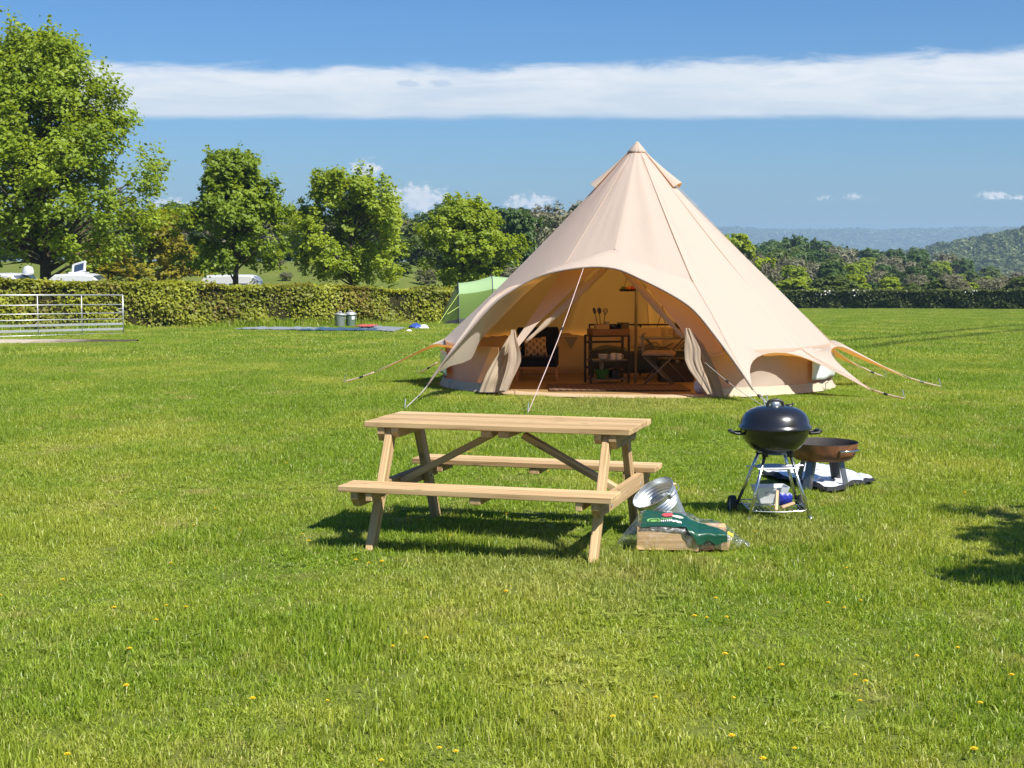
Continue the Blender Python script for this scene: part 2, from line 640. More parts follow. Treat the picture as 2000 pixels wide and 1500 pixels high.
# gravel track with a dug-over end beside the gate
m_gravel, N = new_mat('gravel')
tc = N.n('ShaderNodeNewGeometry').outputs['Position']
vo = N.n('ShaderNodeTexVoronoi', {'Vector': tc, 'Scale': 26.0})
n1 = N.noise(tc, 1.2, 4)
col = N.mix(vo.outputs['Color'], (0.34, 0.28, 0.22), (0.55, 0.48, 0.39))
col = N.mix(N.step(n1, 0.45, 0.7), col, (0.26, 0.20, 0.14))
sx_ = N.n('ShaderNodeSeparateXYZ', {0: tc}).outputs[0]
wet = N.step(N.math('ADD', sx_, N.math('MULTIPLY', n1, 1.6)), -12.0, -10.6)
col = N.mix(wet, col, (0.055, 0.038, 0.022))
b = N.n('ShaderNodeBsdfPrincipled', {'Base Color': col, 'Roughness': 0.95})
N.link(N.n('ShaderNodeBump', {'Strength': 0.8, 'Distance': 0.03, 'Height': vo.outputs['Distance']}).outputs[0], b.inputs['Normal'])
out(N, b.outputs[0])
TRK = []
for k in range(31):
    x = -30 + k * (30 - 10.3) / 30
    w0 = 39.9 + 0.35 * (x + 16) * 0.5
    yc = 42.0 + 0.06 * (x + 14)
    wd = 2.3 * max(0.0, min(1.0, (-10.25 - x) / 4.5)) ** 0.6
    wd *= 0.85 + 0.3 * mnoise.noise(Vector((x * 0.8, 3.1, 0)))
    TRK.append((x, yc, wd))
rows = [[(x, yc + s * wd, g1(x, yc + s * wd) + 0.006 + 0.05 * (1 - s * s)) for s in (-1, -0.5, 0, 0.5, 1)] for (x, yc, wd) in TRK]
mb = MB()
mb.grid(rows, flip=True)
struct(mb.build('gravel_track', m_gravel))


def in_track(x, y):
    xs = np.array([t[0] for t in TRK]); yc = np.interp(x, xs, [t[1] for t in TRK]); wd = np.interp(x, xs, [t[2] for t in TRK], right=0)
    return (np.abs(y - yc) < wd - 0.2) & (x < -10.4)


# ------------------------------------------------------------------ grass
def blade_material(name, sh):
    m, N = new_mat(name)
    pos, big, mid = grass_colour(N)
    a = N.n('ShaderNodeAttribute', attribute_name='tint').outputs['Fac']
    lush = N.mix(a, (0.098, 0.185, 0.010), (0.330, 0.440, 0.038))
    yel = N.mix(a, (0.250, 0.285, 0.026), (0.540, 0.550, 0.105))
    dry = N.mix(a, (0.33, 0.28, 0.08), (0.58, 0.50, 0.24))
    sp = N.n('ShaderNodeSeparateXYZ', {0: pos})
    near = N.step(sp.outputs[1], 11.5, 5.5)
    f1 = N.step(N.math('ADD', big, N.math('MULTIPLY', near, 0.07)), 0.44, 0.68)
    c = N.mix(N.math('MULTIPLY', f1, 0.85), lush, yel)
    # trodden ground before the tent door and round the table
    worn = None
    for (wx, wy, wr0) in ((1.2, 18.7, 1.9), (0.3, 8.6, 1.2), (1.9, 10.0, 0.8)):
        dd_ = N.n('ShaderNodeVectorMath', {0: pos, 1: (wx, wy, 0.0)}, operation='DISTANCE').outputs['Value']
        w_ = N.step(N.math('ADD', dd_, N.math('MULTIPLY', N.math('SUBTRACT', mid, 0.5), 3.0)), wr0, wr0 * 0.35)
        worn = w_ if worn is None else N.math('MAXIMUM', worn, w_)
    dr = N.math('ADD', N.math('ADD', N.step(mid, 0.54, 0.74), N.math('MULTIPLY', worn, 0.55)), N.step(a, 0.93, 0.97), clamp=True)
    c = N.mix(N.math('MULTIPLY', dr, 0.6), c, dry)
    # wheel ruts pressed across the far side of the field
    wob = N.noise(N.mapping(pos, (0.25, 0.25, 0)), 1.0, 3)
    ln = N.math('ADD', N.math('MULTIPLY', sp.outputs[0], 0.873), N.math('MULTIPLY', sp.outputs[1], -0.488))
    ln = N.math('ADD', N.math('ADD', ln, 11.57), N.math('MULTIPLY', N.math('SUBTRACT', wob, 0.5), 1.2))
    rut = N.step(N.math('ABSOLUTE', N.math('SUBTRACT', N.math('ABSOLUTE', ln), 0.85)), 0.42, 0.12)
    rut = N.math('MULTIPLY', rut, N.step(sp.outputs[1], 33.0, 38.0))
    c = N.mix(N.math('MULTIPLY', rut, 0.7), c, (0.075, 0.125, 0.014))
    b = N.n('ShaderNodeBsdfPrincipled', {'Base Color': c, 'Roughness': 0.42, 'Specular IOR Level': 0.4})
    tcol = N.mix(1.0, c, (1.5, 1.45, 0.5), 'MULTIPLY')
    t = N.n('ShaderNodeBsdfTranslucent', {'Color': tcol})
    s = N.n('ShaderNodeMixShader', {0: 0.42, 1: b.outputs[0], 2: t.outputs[0]})
    out(N, s.outputs[0])
    return m


m_blade = blade_material('grass_blade', 0)


def blade_patch(name, size, n, hmin, hmax, wid, seed, flat=0.5):
    """a square of turf: n bent tapering blades"""
    r = np.random.default_rng(seed)
    # blades grow in small tufts
    nt = max(1, n // 9)
    tx = (r.random((nt, 2)) - 0.5) * size
    ti = r.integers(0, nt, n)
    p = tx[ti] + r.normal(0, 0.018 * size / 0.4, (n, 2))
    th = 0.6 + 0.8 * r.random(nt)
    h = (hmin + (hmax - hmin) * r.random(n) ** 1.6) * th[ti]
    az = r.random(n) * 2 * PI
    lean = np.abs(r.normal(0.45, 0.5, n)) + flat * r.random(n) ** 1.5
    lean = np.minimum(lean, 1.35)
    d = np.stack([np.cos(az), np.sin(az)], 1)
    fa = r.random(n) * 2 * PI
    s = np.stack([np.cos(fa), np.sin(fa)], 1) * (wid * (0.6 + 0.8 * r.random(n)))[:, None] * 0.5
    z0 = np.zeros(n)
    base = np.concatenate([p, (z0 - 0.006)[:, None]], 1)
    l1 = lean * 0.45
    mid = np.concatenate([p + d * (h * 0.55 * np.sin(l1))[:, None], (h * 0.55 * np.cos(l1))[:, None]], 1)
    l2 = np.minimum(lean * 1.35, 1.5)
    tip = mid + np.concatenate([d * (h * 0.45 * np.sin(l2))[:, None], (h * 0.45 * np.cos(l2))[:, None]], 1)
    s3 = np.concatenate([s, z0[:, None]], 1)
    V = np.stack([base - s3, base + s3, mid - s3 * 0.85, mid + s3 * 0.85, tip], 1).reshape(-1, 3)
    o = np.arange(n) * 5
    T = np.concatenate([np.stack([o, o + 1, o + 3], 1), np.stack([o, o + 3, o + 2], 1), np.stack([o + 2, o + 3, o + 4], 1)])
    tint = np.repeat(np.clip(0.6 * r.random(n) + 0.4 * r.random(nt)[ti], 0, 1), 5)
    rare = np.repeat(r.random(n) < 0.05, 5)
    tint = np.where(rare, 0.99, tint * 0.92)
    return np_mesh(name, V, T, m_blade, attr=tint)


def clover_patch(name, size, n, seed):
    """broad low leaves between the blades"""
    r = np.random.default_rng(seed)
    VV, TT, AA = [], [], []
    for k in range(n):
        px, py = (r.random(2) - 0.5) * size
        z = 0.012 + 0.03 * r.random()
        L = 0.018 + 0.03 * r.random() ** 2
        nl = r.integers(3, 6)
        a0 = r.random() * 6.28
        tn = 0.3 + 0.6 * r.random()
        for q in range(nl):
            a = a0 + q * 6.28 / nl + r.normal(0, 0.15)
            e = np.array([math.cos(a), math.sin(a), 0.25 * r.random()])
            sd = np.array([-math.sin(a), math.cos(a), 0]) * L * 0.28
            b0 = np.array([px, py, z])
            o = len(VV)
            VV += [b0, b0 + e * L * 0.55 + sd, b0 + e * L, b0 + e * L * 0.55 - sd]
            TT += [(o, o + 1, o + 2), (o, o + 2, o + 3)]
            AA += [tn] * 4
    return np_mesh(name, np.array(VV), np.array(TT), m_blade, attr=np.array(AA))


def scatter_nodes(name, coll):
    g = bpy.data.node_groups.new(name, 'GeometryNodeTree')
    g.interface.new_socket('Geometry', in_out='INPUT', socket_type='NodeSocketGeometry')
    g.interface.new_socket('Geometry', in_out='OUTPUT', socket_type='NodeSocketGeometry')
    gi = g.nodes.new('NodeGroupInput')
    go = g.nodes.new('NodeGroupOutput')
    ci = g.nodes.new('GeometryNodeCollectionInfo')
    ci.inputs['Collection'].default_value = coll
    ci.inputs['Separate Children'].default_value = True
    ci.inputs['Reset Children'].default_value = True
    ip = g.nodes.new('GeometryNodeInstanceOnPoints')
    ip.inputs['Pick Instance'].default_value = True

    def attr(nm, typ):
        a = g.nodes.new('GeometryNodeInputNamedAttribute')
        a.data_type = typ
        a.inputs['Name'].default_value = nm
        return a.outputs['Attribute']
    L = g.links.new
    L(gi.outputs[0], ip.inputs['Points'])
    L(ci.outputs[0], ip.inputs['Instance'])
    L(attr('pick', 'INT'), ip.inputs['Instance Index'])
    L(attr('turn', 'FLOAT_VECTOR'), ip.inputs['Rotation'])
    L(attr('size', 'FLOAT_VECTOR'), ip.inputs['Scale'])
    L(ip.outputs[0], go.inputs[0])
    return g


def scatter(name, P, turn, size, pick, meshes, mat):
    coll = bpy.data.collections.new(name + '_pieces')
    for k, me in enumerate(meshes):
        coll.objects.link(bpy.data.objects.new('%s_piece_%02d' % (name, k), me))
    me = bpy.data.meshes.new(name)
    n = len(P)
    me.vertices.add(n)
    me.vertices.foreach_set('co', np.ascontiguousarray(P, np.float32).ravel())
    a = me.attributes.new('turn', 'FLOAT_VECTOR', 'POINT')
    a.data.foreach_set('vector', np.ascontiguousarray(turn, np.float32).ravel())
    a = me.attributes.new('size', 'FLOAT_VECTOR', 'POINT')
    a.data.foreach_set('vector', np.ascontiguousarray(size, np.float32).ravel())
    a = me.attributes.new('pick', 'INT', 'POINT')
    a.data.foreach_set('value', np.ascontiguousarray(pick, np.int32))
    me.materials.append(mat)
    o = link(name, me)
    md = o.modifiers.new('scatter', 'NODES')
    md.node_group = scatter_nodes(name + '_scatter', coll)
    return o


near_meshes = [blade_patch('turf_near_%d' % k, 0.5, 1500, 0.016, 0.056, 0.0048, 11 + k, flat=0.8) for k in range(5)]
near_meshes += [clover_patch('turf_near_y', 0.5, 22, 77)]
near_meshes += [blade_patch('turf_near_z', 0.22, 150, 0.04, 0.10, 0.0052, 83, flat=1.1)]
far_meshes = [blade_patch('turf_far_%d' % k, 1.3, 2300, 0.03, 0.075, 0.012, 31 + k, flat=0.8) for k in range(4)]


def field_points(y0, y1, step, margin):
    pts = []
    y = y0
    while y < y1:
        hw = 0.36 * y + margin
        n = int(2 * hw / step)
        x = (np.arange(n) + 0.5) * step - hw
        pts.append(np.stack([x, np.full(n, y)], 1))
        y += step
    p = np.concatenate(pts)
    return p + rng.uniform(-0.3, 0.3, p.shape) * step


def keep(p):
    rt = np.hypot(p[:, 0] - TENT.x, p[:, 1] - TENT.y)
    return (rt > 2.72) & ~in_track(p[:, 0], p[:, 1])


P1 = field_points(3.6, 31, 0.36, 1.6)
P1 = P1[keep(P1)]
# turf just outside the tent walls keeps clear of the floor
n1_ = len(P1)
rt = np.hypot(P1[:, 0] - TENT.x, P1[:, 1] - TENT.y)
sz = np.where(rt < 3.15, 0.72, 1.0)[:, None] * np.stack([np.ones(n1_), np.ones(n1_), 0.7 + 0.75 * rng.random(n1_) ** 1.5], 1)
for (fx_, fy_, fr_) in ((2.44, 12.1, 0.62), (2.2, 12.2, 0.5), (2.75, 12.2, 0.5), (1.0, 9.3, 0.42), (1.3, 9.3, 0.3), (1.05, 9.85, 0.25)):
    sz[:, 2] *= np.where(np.hypot(P1[:, 0] - fx_, P1[:, 1] - fy_) < fr_, 0.45, 1.0)
lum = np.array([mnoise.noise(Vector((a * 1.1, b * 0.9, 0.4))) + 0.6 * mnoise.noise(Vector((a * 2.9, b * 2.6, 3.4))) for a, b in P1])
sz[:, 2] *= np.clip(0.9 + 0.8 * lum, 0.45, 1.6)
P3 = np.concatenate([P1, gz(P1[:, 0], P1[:, 1])[:, None]], 1)
turn = np.stack([np.zeros(n1_), np.zeros(n1_), rng.random(n1_) * 6.28], 1)
pick = rng.integers(0, 5, n1_)
# extra clumps of longer blades and of broad leaves on top of the sward
E1 = (rng.random(n1_) < np.clip(0.16 + 0.35 * lum, 0.03, 0.5)) & (sz[:, 2] > 0.4)
E2 = (rng.random(n1_) < np.clip(0.05 - 0.12 * lum, 0.0, 0.16)) & (P1[:, 1] < 16)
ex = [P3]; et = [turn]; es = [sz]; ep = [pick]
for msk, idx in ((E1, 6), (E2, 5)):
    q = P3[msk].copy()
    q[:, :2] += rng.uniform(-0.18, 0.18, (len(q), 2))
    ex.append(q); et.append(turn[msk]); ep.append(np.full(len(q), idx))
    es.append(np.stack([np.ones(len(q))] * 2 + [0.6 + 0.5 * rng.random(len(q))], 1) * (0.75 if idx == 6 else 1.0))
P3, turn, sz, pick = np.concatenate(ex), np.concatenate(et), np.concatenate(es), np.concatenate(ep)
gr = scatter('grass', P3, turn, sz, pick, near_meshes, m_blade)
tag(gr, 'short sunlit meadow grass of the lawn round tent and table', 'grass', kind='stuff')

P2 = field_points(30.5, 140, 1.05, 5)
hl = P2[:, 1] < np.where(P2[:, 0] < 3, 56 + 0.858 * (P2[:, 0] + 14.3) + 0.4, 128)
P2 = P2[keep(P2) & hl]
n2_ = len(P2)
P3 = np.concatenate([P2, gz(P2[:, 0], P2[:, 1])[:, None]], 1)
turn = np.stack([np.zeros(n2_), np.zeros(n2_), rng.random(n2_) * 6.28], 1)
sz = np.stack([np.ones(n2_), np.ones(n2_), 0.7 + 0.6 * rng.random(n2_)], 1)
fr_ = (P2[:, 0] < -8.5) & (P2[:, 1] > 36.5) & (P2[:, 1] < 46)
sz[:, 2] *= np.where(fr_, 0.22, 1.0)
gr = scatter('field_grass', P3, turn, sz, rng.integers(0, 4, n2_), far_meshes, m_blade)
tag(gr, 'pale mown grass of the field beyond the tent', 'grass', kind='stuff')
# ------------------------------------------------------------------ foliage
m_bark = plain('bark', (0.085, 0.065, 0.045), 0.9, var=0.35, scale=9, bump=0.8, bscale=25, spec=0.1)
m_leaf_big = leafy('leaf_maple', (0.080, 0.150, 0.008), (0.350, 0.440, 0.034), 0.46)
m_leaf_dark = leafy('leaf_deep', (0.035, 0.080, 0.014), (0.105, 0.165, 0.028), 0.34)
m_leaf_fresh = leafy('leaf_fresh', (0.120, 0.190, 0.010), (0.420, 0.510, 0.042), 0.48)
m_leaf_ochre = leafy('leaf_ochre', (0.150, 0.145, 0.012), (0.42, 0.38, 0.028), 0.42)
m_leaf_grey = leafy('leaf_grey', (0.140, 0.135, 0.085), (0.240, 0.235, 0.135), 0.2)
m_leaf_hedge = leafy('leaf_hedge', (0.105, 0.125, 0.010), (0.47, 0.50, 0.045), 0.40, patch=0.9, old=(0.20, 0.105, 0.035))
m_leaf_hedge_far = leafy('leaf_hedge_dark', (0.055, 0.075, 0.016), (0.130, 0.165, 0.034), 0.3, patch=0.5)
m_leaf_wood = leafy('leaf_wood', (0.065, 0.105, 0.018), (0.165, 0.215, 0.040), 0.34, patch=0.08)
m_blossom = plain('hawthorn_blossom', (0.72, 0.70, 0.62), 0.7, var=0.08)


def leaves(P, Nrm, size, r, droop=0.25):
    """diamond leaves folded on the midrib; P centres, Nrm the way they face"""
    n = len(P)
    Nn = Nrm / np.maximum(np.linalg.norm(Nrm, axis=1, keepdims=True), 1e-6)
    rv = r.normal(0, 1, (n, 3))
    rv[:, 2] -= droop
    A = rv - (rv * Nn).sum(1, keepdims=True) * Nn
    A /= np.maximum(np.linalg.norm(A, axis=1, keepdims=True), 1e-6)
    B = np.cross(Nn, A)
    s = (size * (0.65 + 0.7 * r.random(n)))[:, None]
    base = P - A * s * 0.5
    tip = P + A * s * 0.55 - Nn * s * 0.10
    lf = P + B * s * 0.40 - A * s * 0.06 + Nn * s * 0.10
    rt = P - B * s * 0.40 - A * s * 0.06 + Nn * s * 0.10
    V = np.stack([base, rt, tip, lf], 1).reshape(-1, 3)
    o = np.arange(n) * 4
    T = np.concatenate([np.stack([o, o + 1, o + 2], 1), np.stack([o, o + 2, o + 3], 1)])
    return V, T


def tree_meshes(name, seed, H, Rad, base, prof, nclump, ntwig, nleaf, leaf, m_leaf, lobes=0.35, shoots=10, trunk_r=None, lean=0.0, fill=0.45, clump=0.17):
    """trunk with limbs, and a crown of leaf clumps hung on twigs. prof: (t, r) outline of the crown"""
    r = np.random.default_rng(seed)
    rnd = random.Random(seed)
    tr = trunk_r or 0.022 * H
    pt = np.array([p[0] for p in prof]); pr = np.array([p[1] for p in prof])
    trunk = [Vector((0, 0, -0.15))]
    top = 0.86 * H
    for k in range(1, 9):
        t = k / 8
        trunk.append(Vector((lean * t + rnd.uniform(-1, 1) * 0.02 * H * t, rnd.uniform(-1, 1) * 0.02 * H * t, t * top)))
    mb = MB()
    mb.tube(trunk, [tr * (1.25 if k == 0 else 1) * (1 - 0.93 * (k / 8)) + 0.012 for k in range(9)], 8)

    def trunk_at(z):
        t = max(0, min(1, z / top)) * 8
        k = min(int(t), 7)
        return trunk[k].lerp(trunk[k + 1], t - k)
    ph = r.random(6) * 6.28
    C = []
    tries = 0
    while len(C) < nclump and tries < nclump * 40:
        tries += 1
        t = r.random() ** 0.85
        az = r.random() * 2 * PI
        rr = np.interp(t, pt, pr) * Rad
        rr *= 1 + lobes * (0.5 * math.sin(3 * az + ph[0] + 4 * t) + 0.35 * math.sin(5 * az + ph[1] - 7 * t) + 0.3 * math.sin(2 * az + ph[2] + 11 * t))
        u = r.random() ** fill
        p = np.array([rr * u * math.cos(az) + lean * t, rr * u * math.sin(az), base + (H - base) * t * 0.97])
        if C and min(np.linalg.norm(p - q[0]) for q in C[-60:]) < 0.07 * Rad:
            continue
        C.append((p, u, az, t))
    PP, NN, TI = [], [], []
    for ci, (p, u, az, t) in enumerate(C):
        q = Vector(p)
        z0 = p[2] - (0.25 + 0.35 * rnd.random()) * Rad * (0.4 + u)
        z0 = max(z0, base * (0.75 + 0.7 * rnd.random()))
        z0 = min(z0, top * 0.95)
        a = trunk_at(z0)
        if ci % 3 == 0 or (u > 0.85 and t > 0.3):
            mid = a.lerp(q, 0.55) + Vector((rnd.uniform(-1, 1), rnd.uniform(-1, 1), 0.4)) * 0.07 * Rad
            rad0 = tr * 0.32 * (1 - 0.6 * t)
            mb.tube([a, mid, q], [rad0 + 0.008, rad0 * 0.55 + 0.006, 0.006], 5, cap=False)
        outw = np.array([math.cos(az), math.sin(az), 0.25])
        cs = clump * Rad * (0.7 + 0.6 * r.random())
        ctint = r.random()
        for w in range(ntwig):
            d = r.normal(0, 1, 3) + outw * 0.7 * u
            d[2] = d[2] * 0.75 + 0.25
            d /= np.linalg.norm(d)
            e = p + d * cs * (0.35 + 0.9 * r.random())
            nl = nleaf
            lp = e + r.normal(0, 1, (nl, 3)) * np.array([1, 1, 0.7]) * cs * 0.26
            nn = np.array([0, 0, 0.75]) + outw * 0.35 + d * 0.35 + r.normal(0, 0.42, (nl, 3))
            PP.append(lp); NN.append(nn)
            TI.append(np.clip(0.35 * ctint + 0.3 * r.random() + 0.35 * r.random(nl), 0, 1))
    for k in range(shoots):
        t = 0.45 + 0.55 * r.random()
        az = r.random() * 2 * PI
        rr = np.interp(min(t, 1), pt, pr) * Rad
        p0 = np.array([rr * 0.75 * math.cos(az) + lean * t, rr * 0.75 * math.sin(az), base + (H - base) * t * 0.92])
        d = np.array([math.cos(az) * 0.55, math.sin(az) * 0.55, 0.95 + 0.4 * r.random()])
        d /= np.linalg.norm(d)
        L = (0.16 + 0.16 * r.random()) * Rad * 1.5
        mb.tube([Vector(p0), Vector(p0 + d * L * 0.7)], [0.016, 0.005], 4, cap=False)
        nl = int(nleaf * 4.2)
        s = r.random(nl)
        lp = p0 + d * (s * L)[:, None] + r.normal(0, 1, (nl, 3)) * (0.062 * Rad * (1.2 - 0.75 * s))[:, None]
        PP.append(lp); NN.append(np.array([0, 0, 0.6]) + d * 0.3 + r.normal(0, 0.5, (nl, 3)))
        TI.append(0.3 + 0.6 * r.random(nl))
    P_ = np.concatenate(PP); N_ = np.concatenate(NN); t_ = np.concatenate(TI)
    V, T = leaves(P_, N_, leaf, r)
    crown = np_mesh(name + '_crown', V, T, m_leaf, attr=np.repeat(t_, 4))
    return mb.mesh(name + '_trunk', m_bark, smooth=True), crown


def plant_tree(name, meshes, label, cat, loc, rotz=0.0, scale=1.0, group=None):
    t = thing(name, label, cat, loc, rotz, group)
    if hasattr(scale, '__len__'):
        t.scale = scale
    else:
        t.scale = (scale,) * 3
    link('trunk', meshes[0], t)
    link('crown', meshes[1], t)
    return t


OVOID = [(0, 0.45), (0.12, 0.82), (0.3, 1.0), (0.5, 0.93), (0.7, 0.72), (0.86, 0.45), (1, 0.12)]
ROUND = [(0, 0.35), (0.15, 0.8), (0.35, 1.0), (0.6, 0.95), (0.8, 0.75), (0.93, 0.5), (1, 0.25)]
VASE = [(0, 0.25), (0.15, 0.55), (0.4, 0.95), (0.6, 1.0), (0.8, 0.85), (0.93, 0.6), (1, 0.35)]


def spot(px, d):
    x = (px - 1000) / 3000 * d
    return (x, d, g1(x, d))


# four trees behind the hedge
tm = tree_meshes('tall_maple', 3, 11.5, 4.9, 2.4, [(0, 0.62), (0.12, 0.92), (0.32, 1.0), (0.5, 0.80), (0.72, 0.56), (0.88, 0.36), (1, 0.12)], 290, 11, 17, 0.165, m_leaf_big, lobes=0.24, shoots=34, clump=0.135)
plant_tree('maple_tree', tm, 'tallest broadleaf tree, rising behind the hedge above the metal field gate', 'tree', spot(92, 61.5), 0.4)
tm = tree_meshes('second_maple', 8, 7.25, 2.5, 2.2, [(0, 0.6), (0.12, 0.92), (0.3, 1.0), (0.5, 0.84), (0.7, 0.60), (0.86, 0.42), (1, 0.2)], 155, 11, 16, 0.16, m_leaf_big, lobes=0.28, shoots=26, clump=0.165)
plant_tree('maple_tree', tm, 'dense round tree standing in front of the white caravan roof', 'tree', spot(462, 66), 1.3)
tm = tree_meshes('third_maple', 19, 6.8, 2.6, 1.75, [(0, 0.45), (0.12, 0.8), (0.3, 0.97), (0.5, 1.0), (0.7, 0.86), (0.86, 0.7), (1, 0.45)], 130, 11, 16, 0.16, m_leaf_fresh, lobes=0.28, shoots=34, clump=0.18)
plant_tree('maple_tree', tm, 'spreading forked tree rising behind the hedge above the two dustbins', 'tree', spot(688, 72), 0.2)
tm = tree_meshes('fourth_maple', 27, 5.75, 2.35, 1.5, [(0, 0.45), (0.12, 0.78), (0.3, 0.97), (0.5, 1.0), (0.7, 0.82), (0.86, 0.6), (1, 0.3)], 125, 11, 16, 0.16, m_leaf_fresh, lobes=0.3, shoots=34, clump=0.18)
plant_tree('maple_tree', tm, 'shortest yellow green tree of the row, beside the green tunnel tent', 'tree', spot(905, 78), 2.1)

# tree just out of view on the right, whose shade falls over the lawn
tm = tree_meshes('shade_tree', 41, 5.0, 2.2, 1.2, ROUND, 110, 9, 12, 0.17, m_leaf_big, lobes=0.2, shoots=8)
plant_tree('maple_tree', tm, 'small leafy tree at the edge of the lawn beside the grill, shading the grass', 'tree', (6.8, 6.3, 0), 0.3)

# ochre bushes between the first two trees
bush = tree_meshes('ochre_bush', 51, 5.0, 2.0, 0.2, ROUND, 100, 8, 12, 0.17, m_leaf_ochre, lobes=0.25, shoots=10, fill=0.5, trunk_r=0.08)
plant_tree('shrub', bush, 'tall ochre leaved shrub between the tallest tree and the dense round tree', 'shrub', spot(322, 74), 0.0)
plant_tree('shrub', bush, 'low ochre shrub right behind the hedge and the open roof hatch', 'shrub', spot(215, 82), 1.9, (1.35, 1.1, 0.62))

# distant wood on the left behind the trees, and wood beyond the field on the right
wood_kinds = {
    'deep': tree_meshes('deep_tree', 61, 9, 4.0, 0.8, ROUND, 85, 8, 11, 0.5, m_leaf_dark, lobes=0.25, shoots=4),
    'green': tree_meshes('green_tree', 62, 9, 3.8, 0.8, OVOID, 80, 8, 11, 0.5, m_leaf_wood, lobes=0.28, shoots=5),
    'fresh': tree_meshes('fresh_tree', 63, 9, 3.8, 0.7, ROUND, 80, 8, 11, 0.48, m_leaf_fresh, lobes=0.28, shoots=5),
    'grey': tree_meshes('grey_tree', 64, 9, 4.2, 0.4, VASE, 110, 9, 9, 0.30, m_leaf_grey, lobes=0.25, shoots=14, fill=0.6),
    'pine': tree_meshes('dark_tree', 65, 9, 3.3, 1.2, VASE, 70, 8, 11, 0.42, m_leaf_dark, lobes=0.35, shoots=3, clump=0.22),
}
wood_names = {'deep': 'oak_tree', 'green': 'ash_tree', 'fresh': 'field_maple_tree', 'grey': 'budding_tree', 'pine': 'pine_tree'}
where = {'R': 'in the wood beyond the far field hedge', 'L': 'in the wood on the bank behind the hedge', 'B': 'scrub right behind the far field hedge'}
what = {'deep': 'dark green round crowned tree', 'green': 'mid green tree', 'fresh': 'bright yellow green tree', 'grey': 'grey brown budding tree with few leaves', 'pine': 'blackish green tree with ragged crown'}
protos = {}
wr = random.Random(5)


def wood_tree(kind, side, px, d, top_y, wide=1.0):
    x, y, z = spot(px, d)
    h = CAM_H + (497 - top_y) / 3000 * d - z
    s = h / 9.0
    w = s * wide
    lab = what[kind] + ' ' + where[side]
    grp = 'trees ' + where[side] if side != 'B' else 'scrub behind the far hedge'
    if kind not in protos:
        protos[kind] = plant_tree(wood_names[kind], wood_kinds[kind], lab, 'tree', (x, y, z), wr.random() * 6, (w, w, s), grp)
    else:
        dup(protos[kind], (x, y, z), wr.random() * 6, (w, w, s), lab, grp)


# right-hand wood: rows further and further off, skyline as in the picture
def skyline(px):
    return float(np.interp(px, [1380, 1470, 1520, 1560, 1640, 1680, 1740, 1800, 1850, 1900, 2000, 2150], [462, 474, 470, 472, 478, 494, 492, 486, 505, 518, 530, 536]))


wood_tree('fresh', 'R', 1432, 150, 462, 0.95)
for row, (d0, off, step) in enumerate(((330, 0, 44), (285, 9, 48), (240, 22, 54), (205, 34, 60), (175, 44, 64))):
    px = 1350 + wr.uniform(0, 30)
    while px < 2150:
        ty = skyline(px) + off + wr.uniform(-5, 7)
        ty = min(ty, 552)
        k = wr.choices(['deep', 'green', 'fresh', 'grey', 'pine'], [3.2, 2.6, 1.0, 1.2, 1.2] if row < 2 else [1.6, 2.2, 1.1, 3.4, 0.3])[0]
        wood_tree(k, 'R', px, d0 + wr.uniform(-14, 14), ty, wr.uniform(0.85, 1.25))
        px += step * wr.uniform(0.75, 1.3)
px = 1370
while px < 2140:
    wood_tree(wr.choices(['green', 'fresh', 'grey', 'deep'], [2.4, 2.2, 1.6, 0.8])[0], 'B', px, 147 + wr.uniform(-5, 6), wr.uniform(536, 556), wr.uniform(1.1, 1.7))
    px += 34 * wr.uniform(0.7, 1.3)

# left-hand wood
for (px_, d_, ty_, k_, w_) in ((545, 112, 505, 'grey', 1.5), (590, 108, 520, 'green', 1.7), (560, 100, 532, 'grey', 2.0), (790, 112, 512, 'green', 1.5), (835, 106, 525, 'grey', 1.8), (760, 118, 505, 'deep', 1.3),
                               (420, 112, 508, 'deep', 1.4), (385, 104, 524, 'green', 1.8), (640, 118, 500, 'deep', 1.4), (1000, 104, 520, 'grey', 1.6), (960, 112, 508, 'deep', 1.3), (250, 110, 500, 'green', 1.4)):
    wood_tree(k_, 'L', px_, d_, ty_, w_)
wood_tree('deep', 'L', 1012, 128, 418, 0.62)
wood_tree('deep', 'L', 1050, 140, 432, 0.8)
wood_tree('grey', 'L', 1092, 135, 424, 0.8)
wood_tree('grey', 'L', 1130, 150, 430, 0.8)
for (d0, base_y, step) in ((190, 414, 40), (165, 440, 42), (145, 470, 44)):
    px = -90 + wr.uniform(0, 30)
    while px < 1190:
        k = wr.choices(['deep', 'green', 'grey', 'pine'], [2.6, 2.0, 1.6, 1.6])[0]
        wood_tree(k, 'L', px, d0 + wr.uniform(-9, 9), base_y + wr.uniform(-14, 16), wr.uniform(0.9, 1.35))
        px += step * wr.uniform(0.75, 1.3)

# ------------------------------------------------------------------ hedges
m_core = plain('hedge_core', (0.030, 0.028, 0.012), 1.0, var=0.4, scale=3, bump=0.8, bscale=14, spec=0.05)


